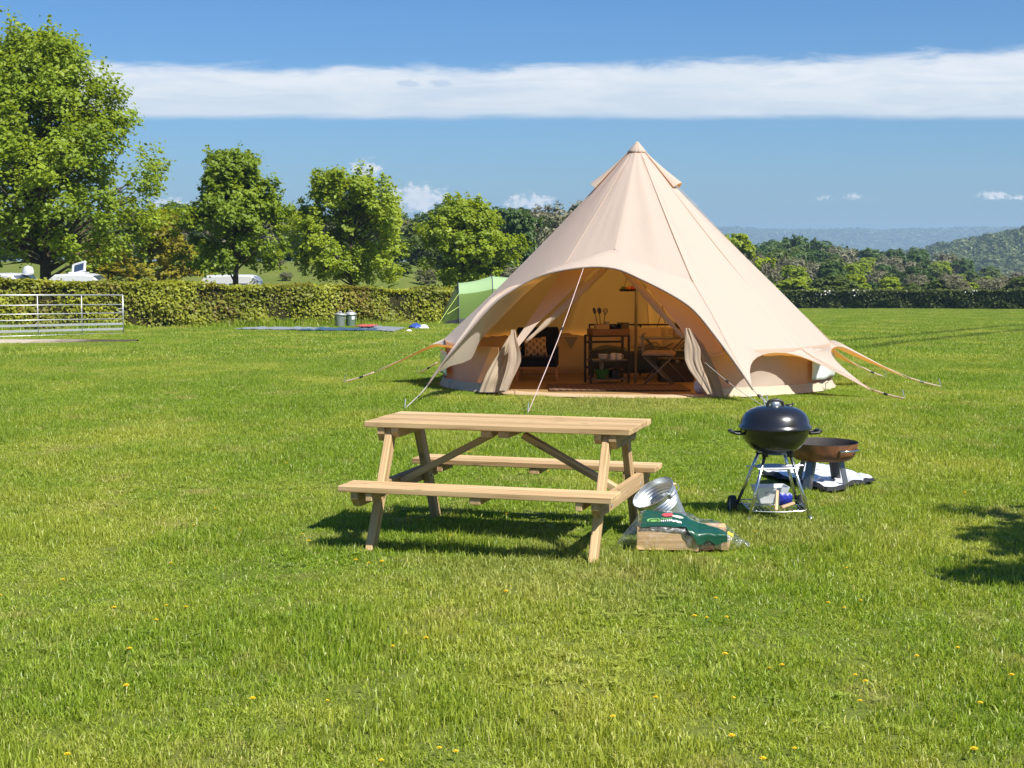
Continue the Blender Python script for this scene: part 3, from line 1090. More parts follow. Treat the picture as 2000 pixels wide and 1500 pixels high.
def hedge(name, label, path, heights, depth, leaf, dens, mat, seed, blossom=0, bump=0.16):
    """clipped hedge along path (ground points), leaves on its faces and top over a woody core"""
    r = np.random.default_rng(seed)
    t = thing(name, label, 'hedge', (path[0][0], path[0][1], g1(*path[0])))
    o = np.array(t.location)
    P = np.array(path, float); hh = np.array(heights, float)
    seg = np.linalg.norm(np.diff(P, axis=0), axis=1)
    cum = np.concatenate([[0], np.cumsum(seg)])
    L = cum[-1]

    def along(s):
        x = np.interp(s, cum, P[:, 0]); y = np.interp(s, cum, P[:, 1]); h = np.interp(s, cum, hh)
        k = np.clip(np.searchsorted(cum, s, 'right') - 1, 0, len(seg) - 1)
        d = (P[k + 1] - P[k]) / seg[k][:, None]
        return x, y, h, d

    mb = MB()
    S = np.linspace(0.1, L - 0.1, int(L * 1.2) + 2)
    x, y, h, d = along(S)
    nrm = np.stack([d[:, 1], -d[:, 0]], 1)           # faces the viewer's side
    rows = []
    ins = depth * 0.5 - 0.16
    for q, (zf, sf) in enumerate(((-0.05, 1), (0.5, 1), (0.93, 1), (0.955, 0.6), (0.955, -0.6), (0.93, -1), (-0.05, -1))):
        row = []
        for i in range(len(S)):
            w = ins * sf * (1 + 0.1 * mnoise.noise(Vector((S[i] * 0.9, q * 2.0, 1))))
            gx, gy = x[i] + nrm[i, 0] * w, y[i] + nrm[i, 1] * w
            row.append((gx - o[0], gy - o[1], g1(gx, gy) + h[i] * zf * 0.97 - o[2]))
        rows.append(row)
    mb.grid(rows)
    mb.add([r_[0] for r_ in rows], [tuple(range(len(rows)))])
    mb.add([r_[-1] for r_ in rows], [tuple(reversed(range(len(rows))))])
    mb.build('woody_core', m_core, t)

    area_front = L * float(hh.mean()); area_top = L * depth
    PP, NN, TT = [], [], []
    for face, area in (('f', area_front), ('t', area_top), ('b', area_front * 0.5)):
        n = int(area * dens)
        s = r.random(n) * L
        x, y, h, d = along(s)
        nr_ = np.stack([d[:, 1], -d[:, 0]], 1)
        bmp = np.array([mnoise.noise(Vector((a * 1.1, b * 2.3, c_))) for a, b, c_ in zip(s, r.random(n) * h, np.full(n, 0.3))]) if n < 60000 else r.normal(0, 0.4, n)
        if face == 't':
            w = (r.random(n) - 0.5) * depth
            zz = h * (1 + 0.025 * np.sin(s * 0.9 + 1) + 0.02 * np.sin(s * 1.7) + 0.018 * np.sin(s * 4.3)) + bmp * bump * 0.5 - r.random(n) ** 2 * 0.12 + np.where(r.random(n) < 0.03, r.random(n) * 0.16, 0)
            nn = np.stack([r.normal(0, .45, n), r.normal(0, .45, n) - 0.15, np.ones(n)], 1)
        else:
            sg = 1 if face == 'f' else -1
            zz = r.random(n) ** 0.95 * h
            lump = np.sin(s * 2.1 + 3 * np.sin(zz * 1.7)) * 0.5 + np.sin(s * 0.83 + zz * 2.4) * 0.5
            w = sg * (depth * 0.5 + lump * bump * 0.55 + bmp * bump * 0.5 - r.random(n) ** 1.5 * 0.2)
            nn = np.concatenate([nr_ * sg * 0.8, np.full((n, 1), 0.5)], 1) + r.normal(0, 0.45, (n, 3))
        gx = x + nr_[:, 0] * w; gy = y + nr_[:, 1] * w
        PP.append(np.stack([gx, gy, gz(gx, gy) + zz], 1)); NN.append(nn)
        pt = 0.5 + 0.5 * np.sin(s * 1.3 + 2.0 * np.sin(zz * 2.0 + s * 0.4))
        TT.append(np.clip(0.45 * pt + 0.55 * r.random(n), 0, 1))
    P_ = np.concatenate(PP) - o; N_ = np.concatenate(NN); t_ = np.concatenate(TT)
    V, T = leaves(P_, N_, leaf, r, droop=0.4)
    fo = link('foliage', np_mesh(name + '_foliage', V, T, mat, attr=np.repeat(t_, 4)), t)
    tag(fo, kind='stuff')
    if blossom:
        n = blossom
        s = np.concatenate([L * c_ + r.normal(0, 0.5, n // 12 + 1) for c_ in r.random(12)])
        n = len(s)
        s = np.clip(s, 0, L)
        x, y, h, d = along(s)
        nr_ = np.stack([d[:, 1], -d[:, 0]], 1)
        w = depth * 0.5 + 0.1 - r.random(n) * 0.7
        zz = h * (0.75 + 0.3 * r.random(n))
        Pb = np.stack([x + nr_[:, 0] * w, y + nr_[:, 1] * w, gz(x, y) + zz], 1) - o
        V, T = leaves(Pb, r.normal(0, 0.5, (n, 3)) + np.array([0, -0.4, 0.6]), 0.16, r)
        bo = link('blossom', np_mesh(name + '_blossom', V, T, m_blossom), t)
        tag(bo, kind='stuff')
    return t


hedge('hedge', 'clipped beech hedge running behind the metal field gate and the dustbins',
      [(-24, 48.2), (-14.3, 56.6), (-2.7, 66.6), (5, 73.2)], [1.86, 1.70, 1.44, 1.4], 1.25, 0.125, 480, m_leaf_hedge, 5, bump=0.34)
hedge('hedge', 'low dark clipped hedge along the far side of the sloping field',
      [(12, 141), (24.3, 135.5), (41, 123.5), (56, 113)], [1.55, 1.5, 1.55, 1.55], 1.6, 0.22, 150, m_leaf_hedge_far, 6, blossom=420)

# rank grass at the foot of the left hedge
vt = []
rr_ = np.random.default_rng(91)
n = 9000
s = rr_.random(n)
hx = -24 + 29 * s
hy = np.interp(hx, [-24, -14.3, -2.7, 5], [48.2, 56.6, 66.6, 73.2]) - 0.75 - np.abs(rr_.normal(0, 0.28, n))
lush = 0.5 + 0.5 * np.sin(hx * 1.3 + np.sin(hx * 0.37) * 3)
hgt = (0.10 + 0.26 * rr_.random(n)) * (0.45 + 0.8 * lush)
az = rr_.random(n) * 6.28
b0 = np.stack([hx, hy, gz(hx, hy) - 0.01], 1)
sd = np.stack([np.cos(az), np.sin(az), np.zeros(n)], 1) * 0.022
tp = b0 + np.stack([rr_.normal(0, 0.07, n), rr_.normal(0, 0.07, n), hgt], 1)
V = np.stack([b0 - sd, b0 + sd, tp], 1).reshape(-1, 3)
o_ = np.arange(n) * 3
tag(link('rank_grass', np_mesh('rank_grass', V, np.stack([o_, o_ + 1, o_ + 2], 1), m_blade, attr=np.repeat(0.4 + 0.4 * rr_.random(n), 3))),
    'long uncut grass along the foot of the beech hedge', 'grass', kind='stuff')

# ------------------------------------------------------------------ wooded hill, far ridge
m_hill, N = new_mat('hill_turf')
pos = N.n('ShaderNodeNewGeometry').outputs['Position']
cc = N.mix(N.step(N.noise(pos, 0.012, 4), 0.42, 0.58), (0.085, 0.115, 0.035), (0.145, 0.165, 0.055))
b = N.n('ShaderNodeBsdfPrincipled', {'Base Color': cc, 'Roughness': 1.0, 'Specular IOR Level': 0.05})
out(N, b.outputs[0])


def hill_z(x, y):
    return -22 + 58 * sstep(130, 560, x) * sstep(640, 1080, y) - 60 * sstep(1080, 1600, y)


def sheet(name, x0, x1, nx, y0, y1, ny, fz, mat):
    xs = np.linspace(x0, x1, nx); yy = np.linspace(y0, y1, ny)
    X, Y = np.meshgrid(xs, yy)
    Zs = fz(X, Y)
    V = np.stack([X, Y, Zs], -1).reshape(-1, 3)
    i, j = np.meshgrid(np.arange(ny - 1), np.arange(nx - 1), indexing='ij')
    a = (i * nx + j).ravel()
    T = np.concatenate([np.stack([a, a + 1, a + nx + 1], 1), np.stack([a, a + nx + 1, a + nx], 1)])
    return link(name, np_mesh(name, V, T, mat, smooth=True))


struct(sheet('hill', 120, 1500, 60, 600, 1700, 50, hill_z, m_hill))
m_leaf_hill = leafy('leaf_hill', (0.050, 0.080, 0.022), (0.165, 0.195, 0.060), 0.26, patch=0.02)


def canopy_mesh(name, seed, n, leaf, mat):
    r = np.random.default_rng(seed)
    d = r.normal(0, 1, (n, 3)); d /= np.linalg.norm(d, axis=1, keepdims=True)
    d[:, 2] = np.abs(d[:, 2]) * 1.15 - 0.25
    lump = 1 + 0.22 * np.sin(3 * np.arctan2(d[:, 1], d[:, 0]) + seed) * np.cos(4 * d[:, 2])
    P = d * (np.array([0.5, 0.5, 0.62]) * lump[:, None]) * (0.8 + 0.25 * r.random((n, 1))) + np.array([0, 0, 0.42])
    V, T = leaves(P, d + r.normal(0, 0.35, (n, 3)), leaf, r)
    return np_mesh(name, V, T, mat, attr=np.repeat(np.clip(0.5 * r.random() + 0.5 * r.random(n), 0, 1), 4))


can = [canopy_mesh('wood_crown_%d' % k, 200 + k, 420, 0.16, m_leaf_hill) for k in range(5)]
rh = np.random.default_rng(17)
n = 5200
hx = rh.uniform(150, 760, n); hy = rh.uniform(660, 1240, n)
hz = hill_z(hx, hy)
ok = hz > -21.5
hx, hy, hz = hx[ok], hy[ok], hz[ok]
n = len(hx)
big = 6 + 5.5 * rh.random(n)
P3 = np.stack([hx, hy, hz - 0.6], 1)
wd = scatter('hillside_wood', P3, np.stack([np.zeros(n), np.zeros(n), rh.random(n) * 6.28], 1), np.stack([big * 1.25, big * 1.25, big], 1), rh.integers(0, 5, n), can, m_leaf_hill)
tag(wd, 'wooded hillside rising beyond the valley', 'woodland', kind='stuff')


def ridge_z(x, y):
    crest = 66 + 7 * np.sin(x * 0.0011 + 0.8) + 3 * np.sin(x * 0.0046) + 2 * np.sin(x * 0.013)
    z = -34 + (crest + 34) * sstep(4200, 5150, y + 90 * np.sin(x * 0.004)) - 30 * sstep(5400, 6600, y)
    tex = np.sin(x * 0.021 + np.sin(y * 0.017) * 2) * np.sin(y * 0.03 + np.sin(x * 0.013) * 2)
    return z + 3.0 * tex


struct(sheet('ridge', -4200, 4600, 260, 4000, 6600, 70, ridge_z, m_hill))
rv = np.random.default_rng(23)
n = 11000
hx = rv.uniform(300, 2300, n); hy = rv.uniform(4250, 5230, n)
hz = ridge_z(hx, hy)
open_field = (np.sin(hx * 0.006 + 1.1) * np.sin(hy * 0.011 + hx * 0.002) > 0.72) & (hy < 4800)
hx, hy, hz = hx[~open_field], hy[~open_field], hz[~open_field]
n = len(hx)
big = 12 + 9 * rv.random(n)
rdg_can = [canopy_mesh('ridge_crown_%d' % k, 300 + k, 70, 0.42, m_leaf_hill) for k in range(4)]
wd = scatter('ridge_wood', np.stack([hx, hy, hz - 2], 1), np.stack([np.zeros(n), np.zeros(n), rv.random(n) * 6.28], 1), np.stack([big * 1.5, big * 1.5, big], 1), rv.integers(0, 4, n), rdg_can, m_leaf_hill)
tag(wd, 'far wooded ridge fading to blue along the horizon', 'woodland', kind='stuff')

# ------------------------------------------------------------------ the air between
m_haze, N = new_mat('haze')
hv = N.n('ShaderNodeVolumePrincipled', {'Color': (0.50, 0.74, 1.0, 1), 'Density': 0.00021, 'Anisotropy': 0.1})
N.n('ShaderNodeOutputMaterial', {'Volume': hv.outputs[0]})
mb = MB()
lo, hi = -42.0, 108.0
mb.box((0, 4000, (lo + hi) / 2), (20000, 9000, hi - lo))
tag(mb.build('haze', m_haze), 'thin blue haze in the valley air', 'haze', kind='stuff')
# ------------------------------------------------------------------ bell tent
m_canvas = cloth('canvas', (0.555, 0.55, 0.505), (1.0, 0.64, 0.23), 0.49, var=0.03)
m_canvas_wall = cloth('canvas_wall', (0.56, 0.535, 0.475), (1.0, 0.64, 0.23), 0.47, var=0.06)
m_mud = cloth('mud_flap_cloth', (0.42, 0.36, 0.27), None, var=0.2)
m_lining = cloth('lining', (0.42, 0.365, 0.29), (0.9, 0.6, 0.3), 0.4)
m_pvc = plain('clear_plastic', (0.62, 0.64, 0.66), 0.14, var=0.15, scale=5, bump=0.5, bscale=7, spec=0.7)
m_floor = plain('groundsheet', (0.26, 0.17, 0.07), 0.55, var=0.12, scale=3, bump=0.3, bscale=8)
m_sill = cloth('sill_cloth', (0.42, 0.30, 0.18), None)
m_pipe = plain('hem_cord', (0.17, 0.13, 0.11), 0.8)
m_rope = plain('rope', (0.36, 0.34, 0.31), 0.9, var=0.2, scale=60)
m_rope_pink = plain('rope_pink', (0.46, 0.33, 0.31), 0.9, var=0.25, scale=20)
m_rope_dark = plain('rope_dark', (0.13, 0.06, 0.035), 0.9)
m_steel = plain('galvanised', (0.55, 0.56, 0.57), 0.38, metal=0.9, var=0.15, scale=20)
m_pole = plain('tent_pole', (0.42, 0.36, 0.22), 0.4, metal=0.6, var=0.1)
m_black = plain('black_plastic', (0.015, 0.015, 0.016), 0.45, var=0.2)

tent = thing('bell_tent', 'large cream canvas bell tent with arched porch, standing open beyond the picnic table', 'tent', TENT)
HT, KC, RE = 3.48, 1.018, 2.83        # apex height, roof slope, eave radius
ZE = HT - KC * RE


def pol(phi, r, z):
    """phi in degrees from the side that faces the camera, positive to the right"""
    a = R(phi)
    return Vector((r * math.sin(a), -r * math.cos(a), z))


def tg(x, y):
    return g1(x + TENT.x, y + TENT.y) - TENT.z


def cone(r):
    return HT - KC * r + 0.055 * math.sin(PI * min(1, r / RE)) * -1.0


TIP_L = (-40.8, 4.36, 0.27)
TIP_R = (19.0, 3.60, 0.235)
WING_R = 4.22
bounds = [19.0, 47.3, 81.0, 111.0, 141.0, 171.0, 201.0, 231.0, 264.4, 319.2]


def wr_(phi, r, amp=1.0):
    """small folds that run down the cloth from the apex and out of the wings"""
    n1 = mnoise.noise(Vector((phi * 0.33, r * 0.55, 2.0)))
    n2 = mnoise.noise(Vector((phi * 0.9, r * 0.9, 7.0)))
    n3 = mnoise.noise(Vector((phi * 0.07, r * 0.8, 4.0)))
    low = max(0.0, (r - 1.6) / 1.4)
    return amp * (0.020 * n1 * (0.4 + low) + 0.009 * n2 * (0.3 + low) + 0.028 * n3)


def tip_of(k):
    """canvas tip (r, z) on boundary k"""
    if abs(bounds[k] - 19.0) < 0.1:
        return TIP_R[1], TIP_R[2]
    if abs(bounds[k] - 319.2) < 0.1:
        return TIP_L[1], TIP_L[2]
    return 3.86, ZE * (WING_R - 3.86) / (WING_R - RE)


def seam_lift(side, r):
    """how far the taut porch seam stands above the plain roof and flare"""
    ph, tr_, tz_ = TIP_L if side == 'l' else TIP_R
    r0 = 1.72 if side == 'l' else 1.86
    if r <= r0 or r >= tr_:
        return 0.0
    if side == 'l':
        line = float(np.interp(r, [1.72, 2.05, 2.4, 2.75, 3.1, 3.42, 3.9, 4.36], [cone(1.72), 1.56, 1.51, 1.46, 1.34, 1.14, 0.70, 0.27]))
    else:
        line = float(np.interp(r, [1.86, 2.1, 2.4, 2.76, 3.06, 3.36, 3.6], [cone(1.86), 1.40, 1.24, 1.00, 0.74, 0.45, 0.235]))
    base = cone(r) if r <= RE else ZE + (tz_ - ZE) * ((r - RE) / (tr_ - RE)) ** 0.92
    return max(0.0, line - base)


def gore(k0, k1):
    p0, p1 = bounds[k0], bounds[k1]
    span = p1 - p0
    nph = 22
    rows = []

    def lift_at(phi, r, q=0.0):
        if k0 == 0:
            return 0.6 * seam_lift('r', r) * math.exp(-((phi - p0) / 8.0) ** 2) * ((1 - q) + q * math.exp(-(phi - p0) / 1.2))
        if k1 == len(bounds) - 1:
            return seam_lift('l', r) * math.exp(-((p1 - phi) / 9.0) ** 2) * ((1 - q) + q * math.exp(-(p1 - phi) / 1.2))
        return 0.0
    tr0, tz0 = tip_of(k0)
    tr1, tz1 = tip_of(k1)
    ts = [0.5 - 0.5 * math.cos(PI * i / nph) for i in range(nph + 1)]
    for t in ts:
        t = t * 0.6 + 0.4 * (3 * t * t - 2 * t ** 3)
        phi = p0 + span * t
        flat = 1 - 0.022 * math.sin(PI * t)          # cloth hangs slack between the seams
        row = []
        for i in range(21):
            r = 0.035 + (RE - 0.035) * (i / 20)
            z = cone(r) - 0.03 * math.sin(PI * t) * (r / RE)
            rr = r * flat
            d = wr_(phi, r) * min(1, r / 0.5)
            row.append(pol(phi, rr + d * 0.7, z + d * 0.7 + lift_at(phi, r)))
        # the part below the eave: long at the tips, scooped between them
        u0, u1 = span * t, span * (1 - t)
        e0 = math.exp(-u0 / 3.4)
        e1 = math.exp(-u1 / 3.4)
        rt = RE + 0.10 + (tr0 - RE - 0.10) * e0 + (tr1 - RE - 0.10) * e1
        zl = ZE - 0.02 + 0.06 * math.sin(PI * t) + (tz0 - ZE) * e0 + (tz1 - ZE) * e1
        base = row[-1]
        rb = math.hypot(base.x, base.y)
        bz = base.z - lift_at(phi, RE)
        for i in range(1, 11):
            q = i / 10
            r = rb + (rt - rb) * q
            z = bz + (zl - bz) * (q ** 0.92)
            row.append(pol(phi, r, z + 0.4 * wr_(phi, r) * (1 - q) + lift_at(phi, r, q)))
        rows.append(row)
    mb = MB()
    mb.grid(rows, thick=0.004, flip=True)
    o = mb.build('roof_panel', m_canvas, tent, smooth=50)
    return o


for k in range(len(bounds) - 1):
    gore(k, k + 1)

# front roof panels under the porch, cut away along the door
JPHI, JR = -16.0, 1.50
DL = pol(-39.0, 2.62, 0)
DR = pol(10.0, 2.54, 0)
J0 = pol(JPHI, JR, 0)


def door_r(phi):
    """radius at which the door opening starts"""
    e = pol(phi, 1, 0)
    q = DL if phi < JPHI else DR
    d = q - J0
    den = e.x * (-d.y) - e.y * (-d.x)
    r = (J0.x * (-d.y) - J0.y * (-d.x)) / den
    return min(max(r, JR * 0.98), RE)


def front_panel(pa, pb):
    rows = []
    for i in range(15):
        phi = pa + (pb - pa) * i / 14
        rmax = door_r(phi) if -39.0 < phi < 10.0 else RE
        row = []
        for j in range(19):
            r = 0.035 + (rmax - 0.035) * j / 18
            t = (phi + 40.8) / 59.8
            d = wr_(phi, r) * min(1, r / 0.5)
            mid, hf = (pa + pb) / 2, abs(pb - pa) / 2
            flat = math.cos(R(hf)) / math.cos(R(phi - mid))
            edge = (phi - pa) / (pb - pa) if abs(pb - JPHI) < 0.01 else (pb - phi) / (pb - pa)
            k = (flat * (1 + 0.035 * edge) - 1) * min(1.0, (1.9 - 0.0) / max(r, 0.4)) + 1
            row.append(pol(phi, r * k + d * 0.5, cone(r) + d * 0.5))
        rows.append(row)
    mb = MB()
    mb.grid(rows, thick=0.004, flip=True)
    mb.build('roof_panel', m_canvas, tent, smooth=50)


front_panel(-40.8, JPHI)
front_panel(JPHI, 19.0)

# porch: cloth between the two front seams and the arched hem
ARCH = [(-2.85, -3.30, 0.27), (-2.70, -3.14, 0.50), (-2.49, -2.97, 0.75), (-2.09, -2.65, 1.21), (-1.80, -2.49, 1.43), (-1.40, -2.36, 1.63),
        (-0.87, -2.30, 1.725), (-0.47, -2.32, 1.71), (-0.15, -2.42, 1.58), (0.24, -2.57, 1.38), (0.52, -2.71, 1.18), (0.78, -2.96, 0.84), (1.01, -3.20, 0.50), (1.17, -3.40, 0.235)]
NA = 53
arch = catmull(ARCH, NA)


def seam(phi, r, tip_r, tip_z):
    up = seam_lift('l', r) if phi < 0 else 0.6 * seam_lift('r', r)
    if r <= RE:
        return pol(phi, r, cone(r) + 0.006 + up)
    return pol(phi, r, ZE + (tip_z - ZE) * ((r - RE) / (tip_r - RE)) ** 0.92 + 0.004 + up)


def upper(s):
    """the line along which the porch is sewn on to the roof, 0 at the left tip, 1 at the right tip"""
    a, b = 0.36, 0.60
    rl, rr = 1.72, 1.86
    if s < a:
        return seam(-40.8, TIP_L[1] + (rl - TIP_L[1]) * (s / a), TIP_L[1], TIP_L[2])
    if s > b:
        return seam(19.0, TIP_R[1] + (rr - TIP_R[1]) * ((1 - s) / (1 - b)), TIP_R[1], TIP_R[2])
    m = 0.46
    if s < m:
        t = (s - a) / (m - a)
        return pol(-40.8 + (JPHI + 40.8) * t, rl + (JR - rl) * t, 0) + Vector((0, 0, cone(rl + (JR - rl) * t) + 0.012))
    t = (s - m) / (b - m)
    return pol(JPHI + (19.0 - JPHI) * t, JR + (rr - JR) * t, 0) + Vector((0, 0, cone(JR + (rr - JR) * t) + 0.012))


rows = []
for i in range(NA):
    s = i / (NA - 1)
    u, a = upper(s), arch[i]
    row = []
    for j in range(15):
        t = j / 14
        p = u.lerp(a, t)
        ridge = 0.07 * max(0.0, 1 - abs(s - 0.46) / 0.13) * math.sin(PI * min(1.0, 0.25 + 0.75 * t)) * (1 - t) ** 0.4
        lift = ridge / 0.35 + 0.10 * math.sin(PI * t) * math.sin(PI * min(1, max(0, s))) ** 0.7
        fold = 0.012 * mnoise.noise(Vector((s * 22, t * 1.6, 3))) * math.sin(PI * t)
        p = p + Vector((0, -0.15, 0.98)) * (lift * 0.35 + fold)
        row.append(p)
    rows.append(row)
mb = MB()
mb.grid(rows, thick=0.004, flip=False)
porch = mb.build('porch_canopy', m_canvas, tent, smooth=50)
mb = MB()
mb.tube([p + Vector((0, -0.006, -0.004)) for p in arch], 0.011, 6)
mb.build('hem_cord', m_pipe, porch, smooth=True)
mb = MB()
mb.tube([upper(0.46) + Vector((0, -0.01, 0.02)), upper(0.46) + Vector((0, -0.03, 0.05))], 0.012, 6)
mb.build('grommet', m_pipe, porch)
for side, (ph, tr_, tz_) in (('l', TIP_L), ('r', TIP_R)):
    # stitched seam bands along the roof edges of the porch
    mb = MB()
    mb.tube([seam(ph, 0.2 + (tr_ - 0.2) * k / 24, tr_, tz_) + Vector((0, -0.004, 0.004)) for k in range(25)], 0.006, 5)
    mb.build('seam', m_canvas, tent, smooth=True)
for ph in bounds[1:-1]:
    mb = MB()
    pts = []
    for k in range(25):
        r = 0.2 + (3.86 - 0.2) * k / 24
        z = cone(r) if r <= RE else ZE - ZE * (r - RE) / (WING_R - RE) + 0.0
        pts.append(pol(ph, r + 0.004, z + 0.006))
    mb.tube(pts, 0.0045, 5)
    mb.build('seam', m_canvas, tent, smooth=True)

# cap with two vent hoods
mb = MB()
rows = []
for i in range(37):
    ph = i * 10
    row = []
    for j in range(8):
        r = 0.004 + 0.125 * (j / 7) ** 1.1
        row.append(pol(ph, r + 0.008 + 0.004 * math.sin(ph * 0.31) * j / 7, HT + 0.030 - 1.18 * r if j < 7 else HT + 0.030 - 1.18 * r - 0.012))
    rows.append(row)
mb.grid(rows, thick=0.004, flip=True)
capo = mb.build('apex_cap', m_canvas, tent, smooth=True)
for ph in (-96.0, 66.0, 170.0):
    mb = MB()
    rows = []
    for i in range(13):
        t = i / 12 * 2 - 1
        row = []
        for j in range(11):
            q = j / 10
            r = 0.10 + 0.50 * q
            half = 9 + 3 * q
            lift = 0.085 * q ** 1.5 * (1 - t * t) + 0.010
            row.append(pol(ph + t * half, r + lift * 0.75, cone(r) + lift * 0.75))
        rows.append(row)
    mb.grid(rows, thick=0.004, flip=True)
    mb.build('vent_hood', m_canvas, tent, smooth=50)

# walls
wall_b = [14.0, 47.3, 81.0, 111.0, 141.0, 171.0, 201.0, 231.0, 264.4, 291.5, 315.0]
for a, b in zip(wall_b[:-1], wall_b[1:]):
    rows = []
    n = 14
    for i in range(n + 1):
        ph = a + (b - a) * i / n
        t = i / n
        row = []
        for j in range(9):
            q = j / 8
            r = 2.74 + 0.10 * (1 - q) * 0.5 - 0.03 * math.sin(PI * t) + 0.018 * math.sin(q * 9 + ph * 0.17) * q + 0.02 * mnoise.noise(Vector((ph * 0.12, q * 2.4, 1.0)))
            p = pol(ph, r + 0.03 * q, 0)
            zb = tg(p.x, p.y) + 0.015
            row.append(Vector((p.x, p.y, (ZE + 0.06) * (1 - q) + zb * q)))
        rows.append(row)
    mb = MB()
    mb.grid(rows, thick=0.004, flip=True)
    wl = mb.build('wall_panel', m_canvas_wall, tent, smooth=50)
    # mud flap along the ground
    rows = []
    for i in range(n + 1):
        ph = a + (b - a) * i / n
        row = []
        for j in range(3):
            p = pol(ph, 2.79 + 0.03 * j + 0.015 * math.sin(ph * 0.8), 0)
            row.append(Vector((p.x, p.y, tg(p.x, p.y) + (0.13, 0.05, 0.012)[j])))
        rows.append(row)
    mb = MB()
    mb.grid(rows, thick=0.003, flip=True)
    mb.build('mud_flap', m_mud, wl, smooth=50)
    if abs(a - 47.3) < 0.1 or abs(a - 264.4) < 0.1:
        rows = []
        a0, a1 = (51.5, 77.5) if a < 90 else (270, 287)
        for i in range(15):
            ph = a0 + (a1 - a0) * i / 14
            row = []
            for j in range(9):
                q = j / 8
                p = pol(ph, 2.835 + 0.012 * mnoise.noise(Vector((ph * 0.25, q * 3, 5))) + 0.006 * q, 0)
                row.append(Vector((p.x, p.y, 0.54 - 0.34 * q + 0.01 * math.sin(ph * 0.5))))
            rows.append(row)
        mb = MB()
        mb.grid(rows, thick=0.002, flip=True)
        mb.build('clear_window', m_pvc, wl, smooth=True)

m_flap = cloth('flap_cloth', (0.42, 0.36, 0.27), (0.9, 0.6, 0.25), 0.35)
# door flaps gathered to the sides (rows: picture y, left x, right x), with net curtains in front of them
def curtain(name, rows_px, Yd, pleats, amp, mat, seed, lean=0.0):
    rows = []
    keys = [(y, a, b) for (y, a, b) in rows_px]
    ny = 22
    for i in range(ny):
        y = keys[0][0] + (keys[-1][0] - keys[0][0]) * i / (ny - 1)
        a = np.interp(y, [k[0] for k in keys], [k[1] for k in keys])
        b = np.interp(y, [k[0] for k in keys], [k[2] for k in keys])
        row = []
        nx = 36
        for j in range(nx):
            t = j / (nx - 1)
            w = min(1.0, abs(b - a) / 40)
            dd = 0.5 * amp * w * math.sin(pleats * 5.3 * PI * t + 0.06 * i + seed * 2) + amp * w * math.sin(pleats * 2 * PI * t + seed + 0.25 * math.sin(i * 0.3)) + amp * 2.6 * mnoise.noise(Vector((t * 3.2 + i * 0.05, i * 0.16, seed)))
            p = at(a + (b - a) * t, y, Yd + dd + lean * (i / (ny - 1)))
            row.append(p - TENT)
        rows.append(row)
    mb = MB()
    mb.grid(rows, thick=0.003)
    return mb.build(name, mat, tent, smooth=60)


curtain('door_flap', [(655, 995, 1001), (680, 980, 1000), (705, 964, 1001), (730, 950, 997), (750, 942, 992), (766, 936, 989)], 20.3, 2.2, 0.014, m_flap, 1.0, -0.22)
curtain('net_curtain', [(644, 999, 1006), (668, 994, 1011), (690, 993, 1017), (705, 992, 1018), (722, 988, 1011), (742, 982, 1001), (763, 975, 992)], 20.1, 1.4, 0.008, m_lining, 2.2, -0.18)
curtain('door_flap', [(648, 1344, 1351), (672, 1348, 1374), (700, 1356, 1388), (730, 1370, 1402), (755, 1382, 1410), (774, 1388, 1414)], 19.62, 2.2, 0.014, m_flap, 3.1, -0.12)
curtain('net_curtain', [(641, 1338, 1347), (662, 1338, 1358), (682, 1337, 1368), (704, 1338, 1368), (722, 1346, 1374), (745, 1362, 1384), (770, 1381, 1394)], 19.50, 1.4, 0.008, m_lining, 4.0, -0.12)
# rolled lining along both slanting door edges
for phi_e, rad_e, sgn in ((-39.0, 2.62, -1), (10.0, 2.54, 1)):
    mb = MB()
    pts, rad = [], []
    for k in range(19):
        t = k / 18
        p = J0.lerp(pol(phi_e, rad_e, 0), t)
        r = math.hypot(p.x, p.y)
        pts.append(Vector((p.x - sgn * 0.03, p.y - 0.03, cone(r) - 0.06 - 0.03 * math.sin(PI * t))))
        rad.append(0.020 + 0.032 * math.sin(PI * min(1, t * 1.1)) ** 0.7 + 0.004 * math.sin(k * 2.3))
    mb.tube(pts, rad, 9)
    mb.build('rolled_net', m_lining, tent, smooth=True)

# floor, sill, centre pole
mb = MB()
rows = []
for i in range(49):
    ph = i * 7.5
    row = []
    for j in range(8):
        r = 0.01 + 2.74 * j / 7
        p = pol(ph, r, 0)
        row.append(Vector((p.x, p.y, tg(p.x, p.y) + 0.022 + 0.004 * mnoise.noise(Vector((p.x * 3, p.y * 3, 0))))))
    rows.append(row)
mb.grid(rows)
mb.build('groundsheet', m_floor, tent, smooth=True)
rows = []
for i in range(31):
    ph = -44 + 60 * i / 30
    row = []
    for j, (r, z) in enumerate(((2.56, 0.024), (2.60, 0.038), (2.70, 0.042), (2.80, 0.032), (2.86, 0.010))):
        p = pol(ph, r + 0.012 * math.sin(i * 0.9), 0)
        row.append(Vector((p.x, p.y, tg(p.x, p.y) + z + 0.006 * mnoise.noise(Vector((i * 0.5, j, 0))))))
    rows.append(row)
mb = MB()
mb.grid(rows, flip=True, thick=0.004)
mb.build('door_sill', m_sill, tent, smooth=True)
mb = MB()
mb.tube([(0, 0, 0.02), (0, 0, HT - 0.03)], 0.021, 10)
mb.build('centre_pole', m_pole, tent, smooth=True)

